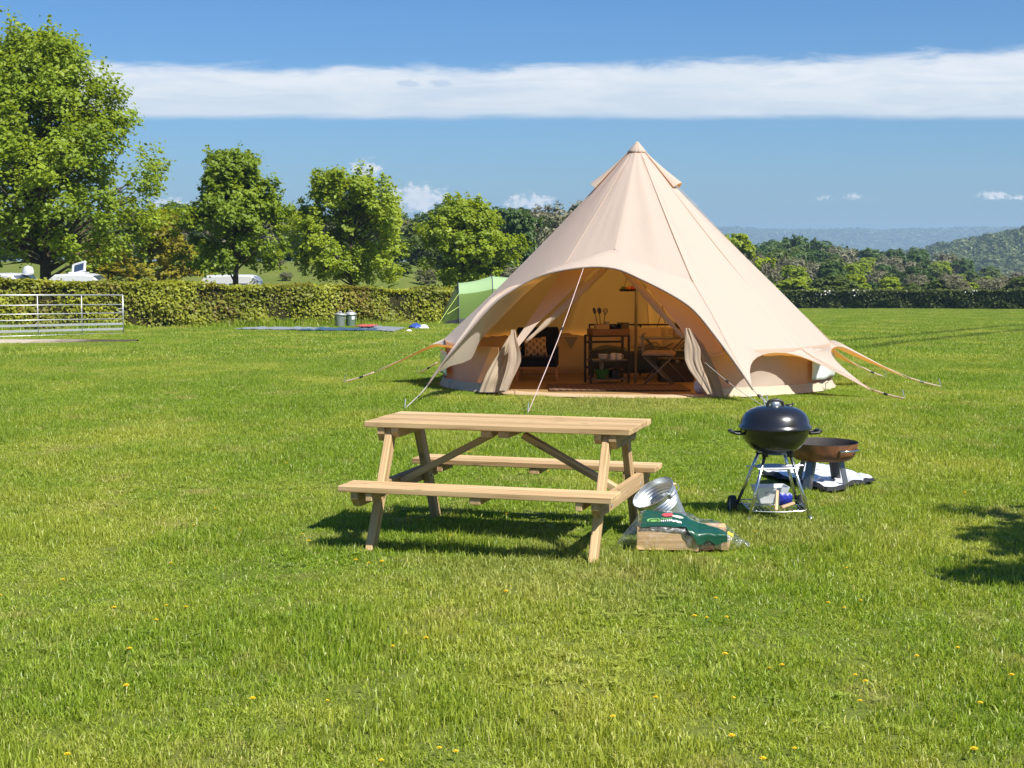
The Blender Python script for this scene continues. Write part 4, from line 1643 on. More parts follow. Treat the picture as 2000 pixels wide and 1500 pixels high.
# inner storm ropes with their three-way ends
for ph, r0 in ((212.0, 0.55), (165.0, 0.4), (252, 0.5), (120, 0.5)):
    mb = MB()
    p0, p1 = pol(ph, r0, cone(r0) - 0.02), pol(ph, 2.35, cone(2.35) - 0.03)
    mb.tube([p0, p1], 0.007, 5)
    for dd in (-3.5, 0, 3.5):
        mb.tube([p1, pol(ph + dd, 2.72, ZE + 0.05)], 0.006, 5)
    mb.build('storm_rope', m_rope_dark, tent)
# bunting on the inner wall
m_b1 = plain('bunting_grey', (0.28, 0.28, 0.27), 0.9)
m_b2 = plain('bunting_dark', (0.16, 0.12, 0.09), 0.9)
for k, ph in enumerate((198.5, 205, 211.5)):
    mb = MB()
    a_, b_, c_ = pol(ph - 2.6, 2.66, 0.56), pol(ph + 2.6, 2.66, 0.56), pol(ph, 2.66, 0.36)
    mb.add([a_, b_, c_, a_ + Vector((0, 0.004, 0)), b_ + Vector((0, 0.004, 0)), c_ + Vector((0, 0.004, 0))], [(0, 1, 2), (5, 4, 3), (0, 3, 4, 1), (1, 4, 5, 2), (2, 5, 3, 0)])
    mb.build('bunting_flag', (m_b1, m_b2)[k % 2], tent)


# guy ropes, runners and pegs
def guy(p0, p1, mat, r=0.006, strap=0.0, double=False):
    mb = MB()
    p0, p1 = Vector(p0), Vector(p1)
    sag = Vector((0, 0, -0.02 * (p1 - p0).length))
    pts = [p0, p0.lerp(p1, 0.5) + sag, p1]
    mb.tube(catmull(pts, 7), r, 6)
    if double:
        sd = Vector((0.022, 0.0, 0.004))
        mb.tube([p0.lerp(p1, 0.35) + sd, p1 + sd * 0.2], r, 6)
    g = mb.build('guy_rope', mat, tent, smooth=True)
    d = (p1 - p0).normalized()
    mb = MB()
    q = p0.lerp(p1, 0.42) + sag
    mb.tube([q - d * 0.03, q + d * 0.03], 0.015, 6)
    mb.build('runner', m_black, g)
    mb = MB()
    up = Vector((0, 0, 1)) - d * 0.4
    mb.tube([p1 + up * 0.10, p1 + up * 0.02, p1 - Vector((0, 0, 1)) * 0.10], 0.006, 6)
    mb.build('peg', m_steel, g)
    return g


def gpt(phi, r):
    p = pol(phi, r, 0)
    return Vector((p.x, p.y, tg(p.x, p.y) + 0.015))


for ph in bounds[1:-1]:
    tipv = pol(ph, 3.86, ZE * (WING_R - 3.86) / (WING_R - RE))
    guy(tipv, gpt(ph, 4.32), m_canvas_wall, 0.013)
guy(pol(-40.8, 4.36, 0.27), gpt(-35.2, 5.31), m_rope, 0.006, double=True)
guy(pol(19.0, 3.60, 0.235), gpt(18.8, 4.02), m_rope, 0.006, double=True)
guy(Vector((-0.87, -2.30, 1.72)), gpt(-18.1, 5.22), m_rope_pink, 0.0055)
guy(Vector((0.62, -2.78, 0.55)), gpt(16.0, 4.35), m_rope, 0.004)
# wall pegs at the doorway
for ph in (-47.5, 17.0, 60, 95, -70):
    p = pol(ph, 2.86, 0)
    mb = MB()
    z = tg(p.x, p.y)
    mb.tube([(p.x, p.y, z - 0.1), (p.x, p.y, z + 0.11), (p.x + 0.03, p.y - 0.01, z + 0.125)], 0.008, 6)
    mb.build('peg', m_steel, tent)
# ------------------------------------------------------------------ picnic table
m_pine = wood('pine', (0.56, 0.41, 0.235), (0.36, 0.225, 0.10))
m_bolt = plain('bolt_zinc', (0.62, 0.62, 0.60), 0.35, metal=0.9)
tbl = thing('picnic_table', 'pale timber picnic table with two fixed benches on the lawn before the tent', 'picnic table', (-0.023, 9.66, g1(-0.023, 9.66)), -0.282)
TL, TW, TH = 1.70, 0.654, 0.757
PT = 0.036
for k in range(5):
    w = (TW - 4 * 0.010) / 5
    y = -TW / 2 + w / 2 + k * (w + 0.010)
    e = 0.004 * math.sin(k * 2.1)
    beam('table_plank', (-TL / 2 + e, y, TH - PT / 2), (TL / 2 + e, y, TH - PT / 2), w, PT, m_pine, tbl)
SH = 0.415
for s in (-1, 1):
    w = (0.254 - 0.007) / 2
    for k in range(2):
        y = s * (0.529 + w / 2 + k * (w + 0.007))
        beam('seat_plank', (-0.842, y, SH - PT / 2), (0.842, y, SH - PT / 2), w, PT, m_pine, tbl)
FX = 0.696
LEGTOP = 0.235
for sx in (-1, 1):
    for sy in (-1, 1):
        foot = Vector((sx * FX, sy * 0.622, -0.015))
        top = Vector((sx * FX, sy * LEGTOP, TH - PT - 0.001))
        lg = beam('leg', foot, top, 0.045, 0.088, m_pine, tbl, up=(0, -sy * 1.0, 0.4))
        # bolts through the leg
        t = (SH - PT - 0.05) / (TH - PT)
        q = foot.lerp(top, t)
        mb = MB()
        mb.tube([q + Vector((sx * 0.068, 0, 0)), q + Vector((sx * 0.076, 0, 0))], 0.013, 6)
        mb.tube([q - Vector((sx * 0.022, 0, 0)), q - Vector((sx * 0.036, 0, 0))], 0.010, 6)
        mb.build('bolt', m_bolt, tbl)
    xo = sx * (FX + 0.0455)

    def shaped(name, x, half, z1, depth, wid, cut):
        """cross bearer with its lower corners sawn off"""
        mb = MB()
        prof = [(-half, 0), (half, 0), (half, -depth * 0.45), (half - cut, -depth), (-half + cut, -depth), (-half, -depth * 0.45)]
        n = len(prof)
        mt = Matrix.Identity(4)
        vs = [Vector((p[0], -wid / 2, p[1])) for p in prof] + [Vector((p[0], wid / 2, p[1])) for p in prof]
        fs = [tuple(range(n)), tuple(reversed(range(n, 2 * n)))] + [((i + 1) % n, i, n + i, n + (i + 1) % n) for i in range(n)]
        mb.add(vs, fs)
        o = mb.build(name, m_pine, tbl)
        o.location = (x, 0, z1)
        o.rotation_euler = (0, 0, PI / 2)
        return o
    shaped('top_bearer', xo, 0.315, TH - PT - 0.001, 0.088, 0.045, 0.04)
    shaped('top_bearer', sx * (FX - 0.046), 0.312, TH - PT - 0.001, 0.06, 0.045, 0.03)
    shaped('seat_bearer', xo, 0.765, SH - PT - 0.001, 0.092, 0.045, 0.05)
    for sy in (-1, 1):
        mb = MB()
        mb.box((0, 0, 0), (0.235, 0.042, 0.05), bev=0.004)
        mb.build('seat_cleat', m_pine, tbl, loc=(sx * (FX - 0.05), sy * 0.655, SH - PT - 0.026), rot=(0, 0, PI / 2))
for xc in (-0.055, 0.055):
    mb = MB()
    mb.box((0, 0, 0), (0.60, 0.07, 0.042), bev=0.004)
    mb.build('batten', m_pine, tbl, loc=(xc, 0, TH - PT - 0.022), rot=(0, 0, PI / 2))
for sy in (-1, 1):
    mb = MB()
    mb.box((0, 0, 0), (0.235, 0.07, 0.042), bev=0.004)
    mb.build('batten', m_pine, tbl, loc=(0.02, sy * 0.655, SH - PT - 0.022), rot=(0, 0, PI / 2))
for sx in (-1, 1):
    beam('brace', (sx * 0.10, 0, TH - PT - 0.055), (sx * (FX + 0.02), 0, SH - 0.075), 0.068, 0.042, m_pine, tbl)
    for k in (-1, 1):
        mb = MB()
        mb.tube([(sx * (FX + 0.066), k * 0.03, SH - 0.08), (sx * (FX + 0.071), k * 0.03, SH - 0.08)], 0.006, 6)
        mb.build('screw', m_bolt, tbl)

# ------------------------------------------------------------------ kettle grill
m_enamel = plain('black_enamel', (0.012, 0.012, 0.014), 0.24, var=0.1, scale=4, coat=0.4, spec=0.6)
m_chrome = plain('leg_chrome', (0.60, 0.60, 0.61), 0.25, metal=1.0, var=0.08)
m_alu = plain('aluminium', (0.62, 0.64, 0.66), 0.4, metal=0.9, var=0.1)
m_rubber = plain('wheel_rubber', (0.018, 0.018, 0.020), 0.7)
m_wheel = plain('wheel_hub', (0.33, 0.33, 0.34), 0.45)
gr = thing('kettle_grill', 'black lidded kettle charcoal grill on silver legs with two wheels', 'barbecue', (1.80, 10.45, g1(1.8, 10.45)), R(4))
RB = 0.238
ZR = 0.615                              # rim height
mb = MB()
mb.lathe([(0.0, ZR - 0.182), (0.06, ZR - 0.180), (0.12, ZR - 0.163), (0.17, ZR - 0.130), (0.208, ZR - 0.085), (0.230, ZR - 0.035), (RB, ZR - 0.004), (RB + 0.006, ZR), (RB + 0.004, ZR + 0.006), (RB - 0.006, ZR + 0.004)], 48)
bowl = mb.build('bowl', m_enamel, gr, smooth=True)
mb = MB()
mb.lathe([(RB + 0.010, ZR + 0.004), (RB + 0.012, ZR + 0.014), (RB + 0.004, ZR + 0.020), (0.236, ZR + 0.035), (0.226, ZR + 0.070), (0.204, ZR + 0.104), (0.170, ZR + 0.130), (0.125, ZR + 0.147), (0.07, ZR + 0.156), (0.0, ZR + 0.158)], 48)
lid = mb.build('lid', m_enamel, gr, smooth=True)
mb = MB()
mb.tube(catmull([(-0.055, 0, ZR + 0.15), (-0.045, 0, ZR + 0.182), (0, 0, ZR + 0.196), (0.045, 0, ZR + 0.182), (0.055, 0, ZR + 0.15)], 13), 0.011, 8)
mb.build('handle', m_black, lid, smooth=True)
mb = MB()
mb.lathe([(0.0, ZR + 0.185), (0.028, ZR + 0.182), (0.034, ZR + 0.172), (0.03, ZR + 0.15)], 16)
mb.build('heat_shield', m_alu, lid, smooth=True)
mb = MB()
mb.lathe([(0.0, 0.012), (0.026, 0.010), (0.028, 0.0)], 16, c=(0.105, 0.03, ZR + 0.150))
mb.tube([(0.125, 0.03, ZR + 0.155), (0.128, 0.03, ZR + 0.172)], 0.006, 6)
mb.build('damper', m_black, lid, smooth=True)
for s in (-1, 1):
    mb = MB()
    pts = [(s * 0.225, -0.055, ZR - 0.03), (s * 0.275, -0.058, ZR - 0.028), (s * 0.300, -0.05, ZR - 0.022), (s * 0.303, 0.0, ZR - 0.02), (s * 0.300, 0.05, ZR - 0.022), (s * 0.275, 0.058, ZR - 0.028), (s * 0.225, 0.055, ZR - 0.03)]
    mb.tube(catmull(pts, 21), 0.0095, 8)
    h = mb.build('handle', m_black, bowl, smooth=True)
    mb = MB()
    mb.box((s * 0.303, 0, ZR - 0.018), (0.03, 0.10, 0.022), bev=0.006)
    mb.build('grip', m_black, h)
feet = [(-0.215, -0.17), (0.215, -0.17), (0.215, 0.20), (-0.215, 0.20)]
tops = [(-0.085, -0.085), (0.085, -0.085), (0.085, 0.09), (-0.085, 0.09)]
for k in range(4):
    f, t = feet[k], tops[k]
    zf = 0.0 if k < 2 else 0.06
    mb = MB()
    mb.tube([(t[0], t[1], ZR - 0.165), (f[0], f[1], zf)], 0.0115, 10)
    lg = mb.build('leg', m_chrome if k < 2 else m_chrome, gr, smooth=True)
    mb = MB()
    mb.tube([(t[0] * 0.96, t[1] * 0.96, ZR - 0.128), (t[0] * 1.03, t[1] * 1.03, ZR - 0.186)], 0.023, 10)
    mb.build('socket', m_black, lg, smooth=True)
    if k < 2:
        mb = MB()
        mb.tube([(f[0] * 0.985, f[1] * 0.985, 0.03), (f[0], f[1], -0.004)], 0.0135, 10)
        mb.build('foot_cap', m_chrome, lg, smooth=True)
for s in (-1, 1):
    w = thing('wheel', None, None)
    w.parent = gr
    w.location = (s * 0.247, 0.20, 0.062)
    w.rotation_euler = (0, PI / 2, 0)
    mb = MB()
    mb.lathe([(0.044, -0.02), (0.058, -0.022), (0.062, -0.012), (0.062, 0.012), (0.058, 0.022), (0.044, 0.02)], 28)
    mb.build('tyre', m_rubber, w, smooth=40)
    mb = MB()
    mb.lathe([(0.0, -0.018), (0.012, -0.02), (0.016, -0.010), (0.030, -0.006), (0.045, -0.016), (0.045, 0.016), (0.030, 0.006), (0.016, 0.010), (0.012, 0.02), (0.0, 0.018)], 28)
    mb.build('rim', m_wheel, w, smooth=40)
mb = MB()
mb.tube([(-0.26, 0.20, 0.062), (0.26, 0.20, 0.062)], 0.006, 8)
mb.build('axle', m_chrome, gr, smooth=True)
mb = MB()
mb.lathe([(0.0, 0.335), (0.10, 0.337), (0.132, 0.349), (0.135, 0.352), (0.130, 0.353), (0.10, 0.342), (0.0, 0.340)], 36)
mb.tube([(-0.2, -0.0, 0.356), (0.2, 0.0, 0.356)], 0.004, 6)
mb.tube([(-0.14, -0.115, 0.352), (0.14, -0.115, 0.352)], 0.004, 6)
mb.build('ash_pan', m_alu, gr, smooth=40)
mb = MB()
zg = 0.075
for q in range(13):
    x = -0.19 + 0.38 * q / 12
    mb.tube([(x, -0.165, zg), (x, 0.19, zg + 0.02)], 0.0026, 5)
mb.tube(catmull([(-0.2, -0.16, zg - 0.004), (0, -0.178, zg - 0.01), (0.2, -0.16, zg - 0.004)], 9), 0.0042, 6)
mb.tube([(-0.203, 0.01, zg + 0.008), (0.203, 0.01, zg + 0.008)], 0.0038, 6)
mb.tube([(-0.205, 0.19, zg + 0.02), (0.205, 0.19, zg + 0.02)], 0.0042, 6)
mb.tube([(-0.2, -0.16, zg), (-0.205, 0.19, zg + 0.02)], 0.0038, 6)
mb.tube([(0.2, -0.16, zg), (0.205, 0.19, zg + 0.02)], 0.0038, 6)
mb.build('wire_rack', m_chrome, gr, smooth=True)

# things lying on its wire rack
GX, GY = 1.80, 10.45
m_white = plain('white_card', (0.72, 0.73, 0.74), 0.6, var=0.05)
m_blue = plain('blue_wrapper', (0.018, 0.030, 0.32), 0.35, var=0.3, scale=30, bump=0.5, bscale=40)
m_grey_print = plain('grey_print', (0.30, 0.30, 0.32), 0.6)
ct = thing('carton', 'open white card tub on the wire rack under the kettle grill', 'tub', (GX - 0.015, GY + 0.06, 0.092), R(5))
mb = MB()
b0, b1 = 0.075, 0.118
zt = 0.115
lowr = [(-b0, -0.04), (b0, -0.04), (b0, 0.07), (-b0, 0.07)]
topr = [(-b1, -0.075), (b1, -0.075), (b1, 0.10), (-b1, 0.10)]
vs = [(x, y, 0) for x, y in lowr] + [(x, y, zt) for x, y in topr] + [(x * 0.97, y * 0.97, zt) for x, y in topr] + [(x * 0.96, y * 0.96, 0.004) for x, y in lowr]
fs = [(3, 2, 1, 0)] + [(i, (i + 1) % 4, 4 + (i + 1) % 4, 4 + i) for i in range(4)] + [(4 + i, 4 + (i + 1) % 4, 8 + (i + 1) % 4, 8 + i) for i in range(4)] + \
     [(8 + i, 8 + (i + 1) % 4, 12 + (i + 1) % 4, 12 + i) for i in range(4)] + [(12, 13, 14, 15)]
mb.add(vs, fs)
mb.build('tub_body', m_white, ct)
mb = MB()
for (u0, u1, v) in ((-0.055, -0.025, 0.080), (-0.052, -0.018, 0.072), (-0.050, -0.030, 0.065)):
    t0 = v / zt
    yy = -0.04 - 0.035 * t0 - 0.002
    mb.box(((u0 + u1) / 2, yy, v), (u1 - u0, 0.002, 0.004))
mb.build('small_print', m_grey_print, ct)
m_stick = wood('kindling', (0.66, 0.48, 0.31), (0.48, 0.30, 0.16), 2.0, knots=False)
pk = MB()
rows = []
for i in range(9):
    row = []
    for j in range(9):
        a = 2 * PI * j / 8
        sq = 1.0 - 0.25 * abs(i - 4) / 4
        row.append(Vector(((i - 4) * 0.011, math.cos(a) * 0.022 * sq + 0.003 * math.sin(i * 2 + j), 0.05 + math.sin(a) * 0.048 * (0.9 + 0.1 * math.sin(i * 1.7 + j * 2)))))
    rows.append(row)
pk.grid(rows)
pk.add([r_ for r_ in rows[0][:-1]], [tuple(range(8))])
pk.add([r_ for r_ in rows[-1][:-1]], [tuple(reversed(range(8)))])
tag(pk.build('packet', m_blue, smooth=40, loc=(GX + 0.065, GY - 0.062, 0.087), rot=(R(12), 0, R(6))), 'crinkled blue packet leaning on the white tub under the grill', 'packet')
tag(beam('kindling_stick', (GX - 0.012, GY - 0.165, 0.074), (GX + 0.012, GY - 0.062, 0.195), 0.020, 0.012, m_stick), 'upright split of kindling leaning on the white tub under the grill', 'kindling')
tag(beam('kindling_stick', (GX + 0.025, GY - 0.150, 0.092), (GX + 0.118, GY - 0.118, 0.118), 0.024, 0.020, m_stick), 'thick short kindling lying before the blue packet under the grill', 'kindling')

# ------------------------------------------------------------------ fire pit on a foil sheet
m_rust, N = new_mat('rusty_steel')
tc = N.n('ShaderNodeTexCoord').outputs['Object']
nz = N.noise(tc, 9, 6, 0.65)
nz2 = N.noise(N.mapping(tc, (14, 14, 3)), 1.0, 4)
zz_ = N.n('ShaderNodeSeparateXYZ', {0: tc}).outputs[2]
col = N.ramp(nz, [(0.3, (0.085, 0.045, 0.028)), (0.5, (0.21, 0.085, 0.036)), (0.7, (0.34, 0.145, 0.055))])
col = N.mix(N.math('MULTIPLY', N.step(nz2, 0.5, 0.75), 0.5), col, (0.07, 0.055, 0.05))
b = N.n('ShaderNodeBsdfPrincipled', {'Base Color': col, 'Roughness': 0.62, 'Metallic': 0.25})
N.link(N.n('ShaderNodeBump', {'Strength': 0.3, 'Distance': 0.004, 'Height': nz}).outputs[0], b.inputs['Normal'])
out(N, b.outputs[0])
m_soot = plain('sooted_steel', (0.035, 0.030, 0.028), 0.75, metal=0.2, var=0.4, scale=10, bump=0.3)
m_legs = plain('grey_steel', (0.16, 0.165, 0.175), 0.42, metal=0.7, var=0.25, scale=12)
fp = thing('fire_pit', 'rusty steel bowl fire pit on flat grey legs standing on the foil sheet', 'fire pit', (2.40, 11.78, g1(2.40, 11.78)), R(12))
mb = MB()
mb.lathe([(0.0, 0.222), (0.17, 0.222), (0.212, 0.228), (0.240, 0.252), (0.257, 0.295), (0.267, 0.345), (0.270, 0.358)], 44)
fb = mb.build('bowl', m_rust, fp, smooth=40)
mb = MB()
mb.lathe([(0.270, 0.3585), (0.2695, 0.362), (0.260, 0.352), (0.250, 0.297), (0.232, 0.258), (0.205, 0.236), (0.0, 0.230)], 44)
mb.build('bowl_lining', m_soot, fb, smooth=40)
for s in (-1, 1):
    mb = MB()
    a0 = R(-64) if s < 0 else R(116)
    pts = []
    for k in range(7):
        a = a0 + R(-22 + 44 * k / 6)
        rr = 0.262 if k in (0, 6) else 0.295
        pts.append((rr * math.cos(a), rr * math.sin(a), 0.315))
    mb.tube(pts, 0.0085, 8)
    mb.build('handle', m_chrome, fb, smooth=True)
for k in range(4):
    a = R(45 + 90 * k - 12)
    d = Vector((math.cos(a), math.sin(a), 0))
    s = Vector((-math.sin(a), math.cos(a), 0))
    mb = MB()
    top, bot = d * 0.165 + Vector((0, 0, 0.235)), d * 0.225 + Vector((0, 0, 0.006))
    w, th = 0.031, 0.004
    vs = []
    for c_, ww in ((top, w), (bot, w)):
        for sg in (-1, 1):
            for dg in (-1, 1):
                vs.append(c_ + s * sg * ww + d * dg * th)
    mb.add(vs, [(0, 1, 3, 2), (4, 6, 7, 5), (0, 4, 5, 1), (2, 3, 7, 6), (0, 2, 6, 4), (1, 5, 7, 3)])
    # turned-back flange down one edge
    vs = []
    for c_ in (top, bot):
        for sg in (1, 1.12):
            for dg in (-1, -9):
                vs.append(c_ + s * sg * w + d * dg * th)
    mb.add(vs, [(0, 1, 3, 2), (4, 6, 7, 5), (0, 4, 5, 1), (2, 3, 7, 6), (0, 2, 6, 4), (1, 5, 7, 3)])
    mb.build('leg', m_legs, fp)

m_foil, N = new_mat('silver_foil')
tc = N.n('ShaderNodeTexCoord').outputs['Object']
nz = N.noise(tc, 14, 5, 0.6)
b = N.n('ShaderNodeBsdfPrincipled', {'Base Color': (0.84, 0.86, 0.90, 1), 'Metallic': 0.3, 'Roughness': 0.3})
N.link(N.n('ShaderNodeBump', {'Strength': 0.25, 'Distance': 0.01, 'Height': nz}).outputs[0], b.inputs['Normal'])
out(N, b.outputs[0])
m_foil_back = plain('black_backing', (0.012, 0.012, 0.013), 0.6)
corners = [(1485, 931), (1620, 967), (1716, 946), (1590, 912)]
gp = [on_ground(*c_) for c_ in corners]
cen = sum(gp, Vector()) / 4
fs_ = thing('foil_sheet', 'crumpled silver foil sheet with black edge spread under the fire pit', 'sheet', cen)


def foil(u, v):
    p = (gp[0] * (1 - u) + gp[1] * u) * (1 - v) + (gp[3] * (1 - u) + gp[2] * u) * v
    k = Vector((u * 5.1, v * 4.3, 1.7))
    rdg = abs(mnoise.noise(k)) * 0.085 + abs(mnoise.noise(k * 2.7)) * 0.03
    edge = min(u, 1 - u, v, 1 - v)
    return Vector((p.x - cen.x + 0.035 * mnoise.noise(k * 1.3), p.y - cen.y + 0.035 * mnoise.noise(k * 1.1 + Vector((5, 0, 0))), 0.045 + rdg * (0.35 + 0.6 * edge) - (0.02 if edge < 0.03 else 0)))


n = 30
rows = [[foil(0.035 + 0.93 * i / n, 0.035 + 0.93 * j / n) for j in range(n + 1)] for i in range(n + 1)]
mb = MB()
mb.grid(rows)
mb.build('foil_face', m_foil, fs_)
rows = [[foil(i / n, j / n) - Vector((0, 0, 0.006)) for j in range(n + 1)] for i in range(n + 1)]
mb = MB()
mb.grid(rows, thick=0.003)
mb.build('black_backing', m_foil_back, fs_)

# ------------------------------------------------------------------ bucket
m_zinc, N = new_mat('zinc')
tc = N.n('ShaderNodeTexCoord').outputs['Object']
vo = N.n('ShaderNodeTexVoronoi', {'Vector': tc, 'Scale': 45.0})
col = N.mix(vo.outputs['Color'], (0.50, 0.53, 0.55), (0.68, 0.71, 0.73))
b = N.n('ShaderNodeBsdfPrincipled', {'Base Color': col, 'Metallic': 0.9, 'Roughness': 0.40})
out(N, b.outputs[0])
bk = thing('bucket', 'galvanised metal bucket tipped over against the firewood bag', 'bucket', (1.035, 9.84, g1(1.035, 9.84)))
axis = Vector((-0.52, -0.30, 0.80)).normalized()
rot = axis.to_track_quat('Z', 'Y').to_matrix().to_4x4()
HB, R0, R1 = 0.25, 0.105, 0.143
prof_o = [(0.0, 0.006), (R0 - 0.006, 0.006), (R0 - 0.002, 0.0), (R0, 0.004)]
for k in range(1, 25):
    t = k / 24
    rib = 0.0035 * (1 if 0.55 < t < 0.9 else 0) * math.sin((t - 0.55) / 0.35 * 4 * 2 * PI)
    prof_o.append((R0 + (R1 - R0) * t + rib, HB * t))
prof_o += [(R1 + 0.005, HB), (R1 + 0.005, HB + 0.006), (R1 - 0.001, HB + 0.006)]
prof_i = [(R1 - 0.002, HB + 0.003)]
for k in range(24, 0, -1):
    t = k / 24
    rib = 0.0035 * (1 if 0.55 < t < 0.9 else 0) * math.sin((t - 0.55) / 0.35 * 4 * 2 * PI)
    prof_i.append((R0 + (R1 - R0) * t + rib - 0.0025, HB * t))
prof_i += [(R0 - 0.003, 0.008), (0.0, 0.008)]
low = min((rot @ Vector((R0 * math.cos(a), R0 * math.sin(a), 0))).z for a in np.linspace(0, 6.28, 60))
bt = Matrix.Translation((0, 0, -low + 0.012)) @ rot
mb = MB()
mb.lathe(prof_o + prof_i, 48, mat=bt)
mb.build('pail', m_zinc, bk, smooth=35)
mb = MB()
side = Vector((1, 0, 0)); fwd_ = Vector((0, 1, 0))
# choose the local axis whose world image is most horizontal and across the view for the ears
best = max((Vector((math.cos(a), math.sin(a), 0)) for a in np.linspace(0, PI, 90)), key=lambda v: abs((rot @ v).x) - abs((rot @ v).z))
perp = Vector((-best.y, best.x, 0))
if (rot @ perp).z < 0:
    perp = -perp
for s in (-1, 1):
    c_ = bt @ (best * (R1 + 0.004) * s + Vector((0, 0, HB - 0.022)))
    mb.tube([c_ - (rot @ Vector((0, 0, 0.018))), c_ + (rot @ Vector((0, 0, 0.018)))], 0.009, 8)
mb.build('ear', m_zinc, bk)
mb = MB()
pts = []
for k in range(17):
    a = PI * k / 16
    pts.append(bt @ (best * math.cos(a) * (R1 + 0.012) + perp * math.sin(a) * (R1 + 0.022) + Vector((0, 0, HB - 0.022 - 0.05 * math.sin(a)))))
mb.tube(pts, 0.0028, 6)
bail = mb.build('bail', m_steel, bk, smooth=True)
mb = MB()
mb.tube(pts[7:10], 0.010, 8)
mb.build('wooden_grip', m_stick, bail, smooth=True)

# ------------------------------------------------------------------ bag of firewood
m_log = wood('log_split', (0.62, 0.43, 0.24), (0.45, 0.28, 0.135), 1.4, knots=False)
m_logbark = plain('log_bark', (0.15, 0.085, 0.05), 0.95, var=0.4, scale=20, bump=0.9, bscale=40, spec=0.1)
BX, BY = 1.02, 9.30
logs = [
    # centre (along, across, up), half length, direction turn, profile, roll
    ((-0.105, -0.060, 0.068), 0.145, 2, [(-0.075, -0.062), (0.075, -0.062), (0.078, 0.055), (-0.060, 0.066)], 0.0, 'broad split log at the front of the firewood bag, pale sawn face outward'),
    ((0.080, -0.055, 0.048), 0.065, 86, [(-0.050, -0.044), (0.052, -0.044), (0.030, 0.046), (-0.046, 0.038)], 0.1, 'wedge shaped log showing its sawn end at the corner of the firewood bag'),
    ((0.180, -0.020, 0.046), 0.085, 80, [(-0.045, -0.042), (0.045, -0.042), (0.040, 0.042), (-0.030, 0.050)], -0.1, 'brown barked log in the middle of the firewood bag'),
    ((0.268, 0.005, 0.044), 0.085, 84, [(-0.040, -0.040), (0.042, -0.040), (0.030, 0.046), (-0.040, 0.036)], 0.0, 'last small split log beside the yellow print of the firewood bag'),
    ((-0.09, 0.095, 0.052), 0.145, 0, [(-0.06, -0.05), (0.06, -0.05), (0.05, 0.05), (-0.05, 0.055)], 0.0, 'log in the rear row of the firewood bag beside the bucket'),
    ((0.175, 0.125, 0.046), 0.11, 4, [(-0.05, -0.045), (0.05, -0.045), (0.045, 0.045), (-0.05, 0.04)], 0.0, 'log in the rear row of the firewood bag away from the bucket'),
]
BAG_R = R(-7)
cb, sb = math.cos(BAG_R), math.sin(BAG_R)


def bagpt(u, v, z):
    return Vector((BX + cb * u - sb * v, BY + sb * u + cb * v, g1(BX, BY) + z))


for (c_, hl_, turn_, prof, roll, lab) in logs:
    mb = MB()
    n = len(prof)
    ring = []
    NL = 7
    for i in range(NL):
        x = -hl_ + 2 * hl_ * i / (NL - 1)
        row = []
        for q in range(n * 4):
            a, b_ = prof[q // 4], prof[(q // 4 + 1) % n]
            t = (q % 4) / 4
            y = a[0] + (b_[0] - a[0]) * t
            z = a[1] + (b_[1] - a[1]) * t
            k = 1 + 0.05 * mnoise.noise(Vector((x * 6 + c_[0] * 50, y * 20, z * 20)))
            row.append(Vector((x + 0.006 * mnoise.noise(Vector((y * 30, z * 30, i)) ) if i in (0, NL - 1) else x, y * k, z * k)))
        row.append(row[0])
        ring.append(row)
    mb.grid(ring)
    mb.m = 0
    mb.add([r_ for r_ in ring[0][:-1]], [tuple(range(len(ring[0]) - 1))])
    mb.add([r_ for r_ in ring[-1][:-1]], [tuple(reversed(range(len(ring[0]) - 1)))])
    bark_side = 'bark' in lab
    o = mb.build('firewood_log', m_logbark if bark_side else m_log)
    o.location = bagpt(c_[0], c_[1], c_[2] + 0.012 + (0.032 if c_[1] > 0.09 else 0.0))
    o.rotation_euler = (roll, 0, BAG_R + R(turn_))
    tag(o, lab, 'log', 'logs in the firewood bag')

m_film, N = new_mat('clear_film')
tc = N.n('ShaderNodeTexCoord').outputs['Object']
nz = N.noise(tc, 26, 4, 0.6)
gl = N.n('ShaderNodeBsdfGlossy', {'Color': (0.95, 0.97, 1, 1), 'Roughness': 0.16})
df = N.n('ShaderNodeBsdfDiffuse', {'Color': (0.75, 0.78, 0.80, 1)})
tp = N.n('ShaderNodeBsdfTransparent', {'Color': (0.94, 0.95, 0.95, 1)})
bnp = N.n('ShaderNodeBump', {'Strength': 0.9, 'Distance': 0.02, 'Height': nz})
N.link(bnp.outputs[0], gl.inputs['Normal'])
lw = N.n('ShaderNodeLayerWeight', {'Blend': 0.35, 'Normal': bnp.outputs[0]})
s1 = N.n('ShaderNodeMixShader', {0: N.math('ADD', N.math('MULTIPLY', lw.outputs['Facing'], 0.35), 0.06), 1: tp.outputs[0], 2: gl.outputs[0]})
s2 = N.n('ShaderNodeMixShader', {0: N.math('MULTIPLY', N.step(nz, 0.45, 0.75), 0.22), 1: s1.outputs[0], 2: df.outputs[0]})
out(N, s2.outputs[0])
m_green = plain('green_print', (0.008, 0.062, 0.034), 0.30, var=0.25, scale=9, bump=0.4, bscale=20)
m_lime = plain('lime_print', (0.16, 0.34, 0.09), 0.35)
m_red = plain('red_print', (0.62, 0.07, 0.09), 0.35)
m_cream = plain('cream_print', (0.62, 0.68, 0.48), 0.35)
m_wht = plain('white_print', (0.80, 0.82, 0.80), 0.4)
m_yel = plain('yellow_print', (0.62, 0.58, 0.02), 0.35)

bag = thing('firewood_bag', 'clear plastic firewood bag with dark green printed top, lying by the bucket', 'bag', (BX, BY, g1(BX, BY)), BAG_R)
bag.location.z += 0.012


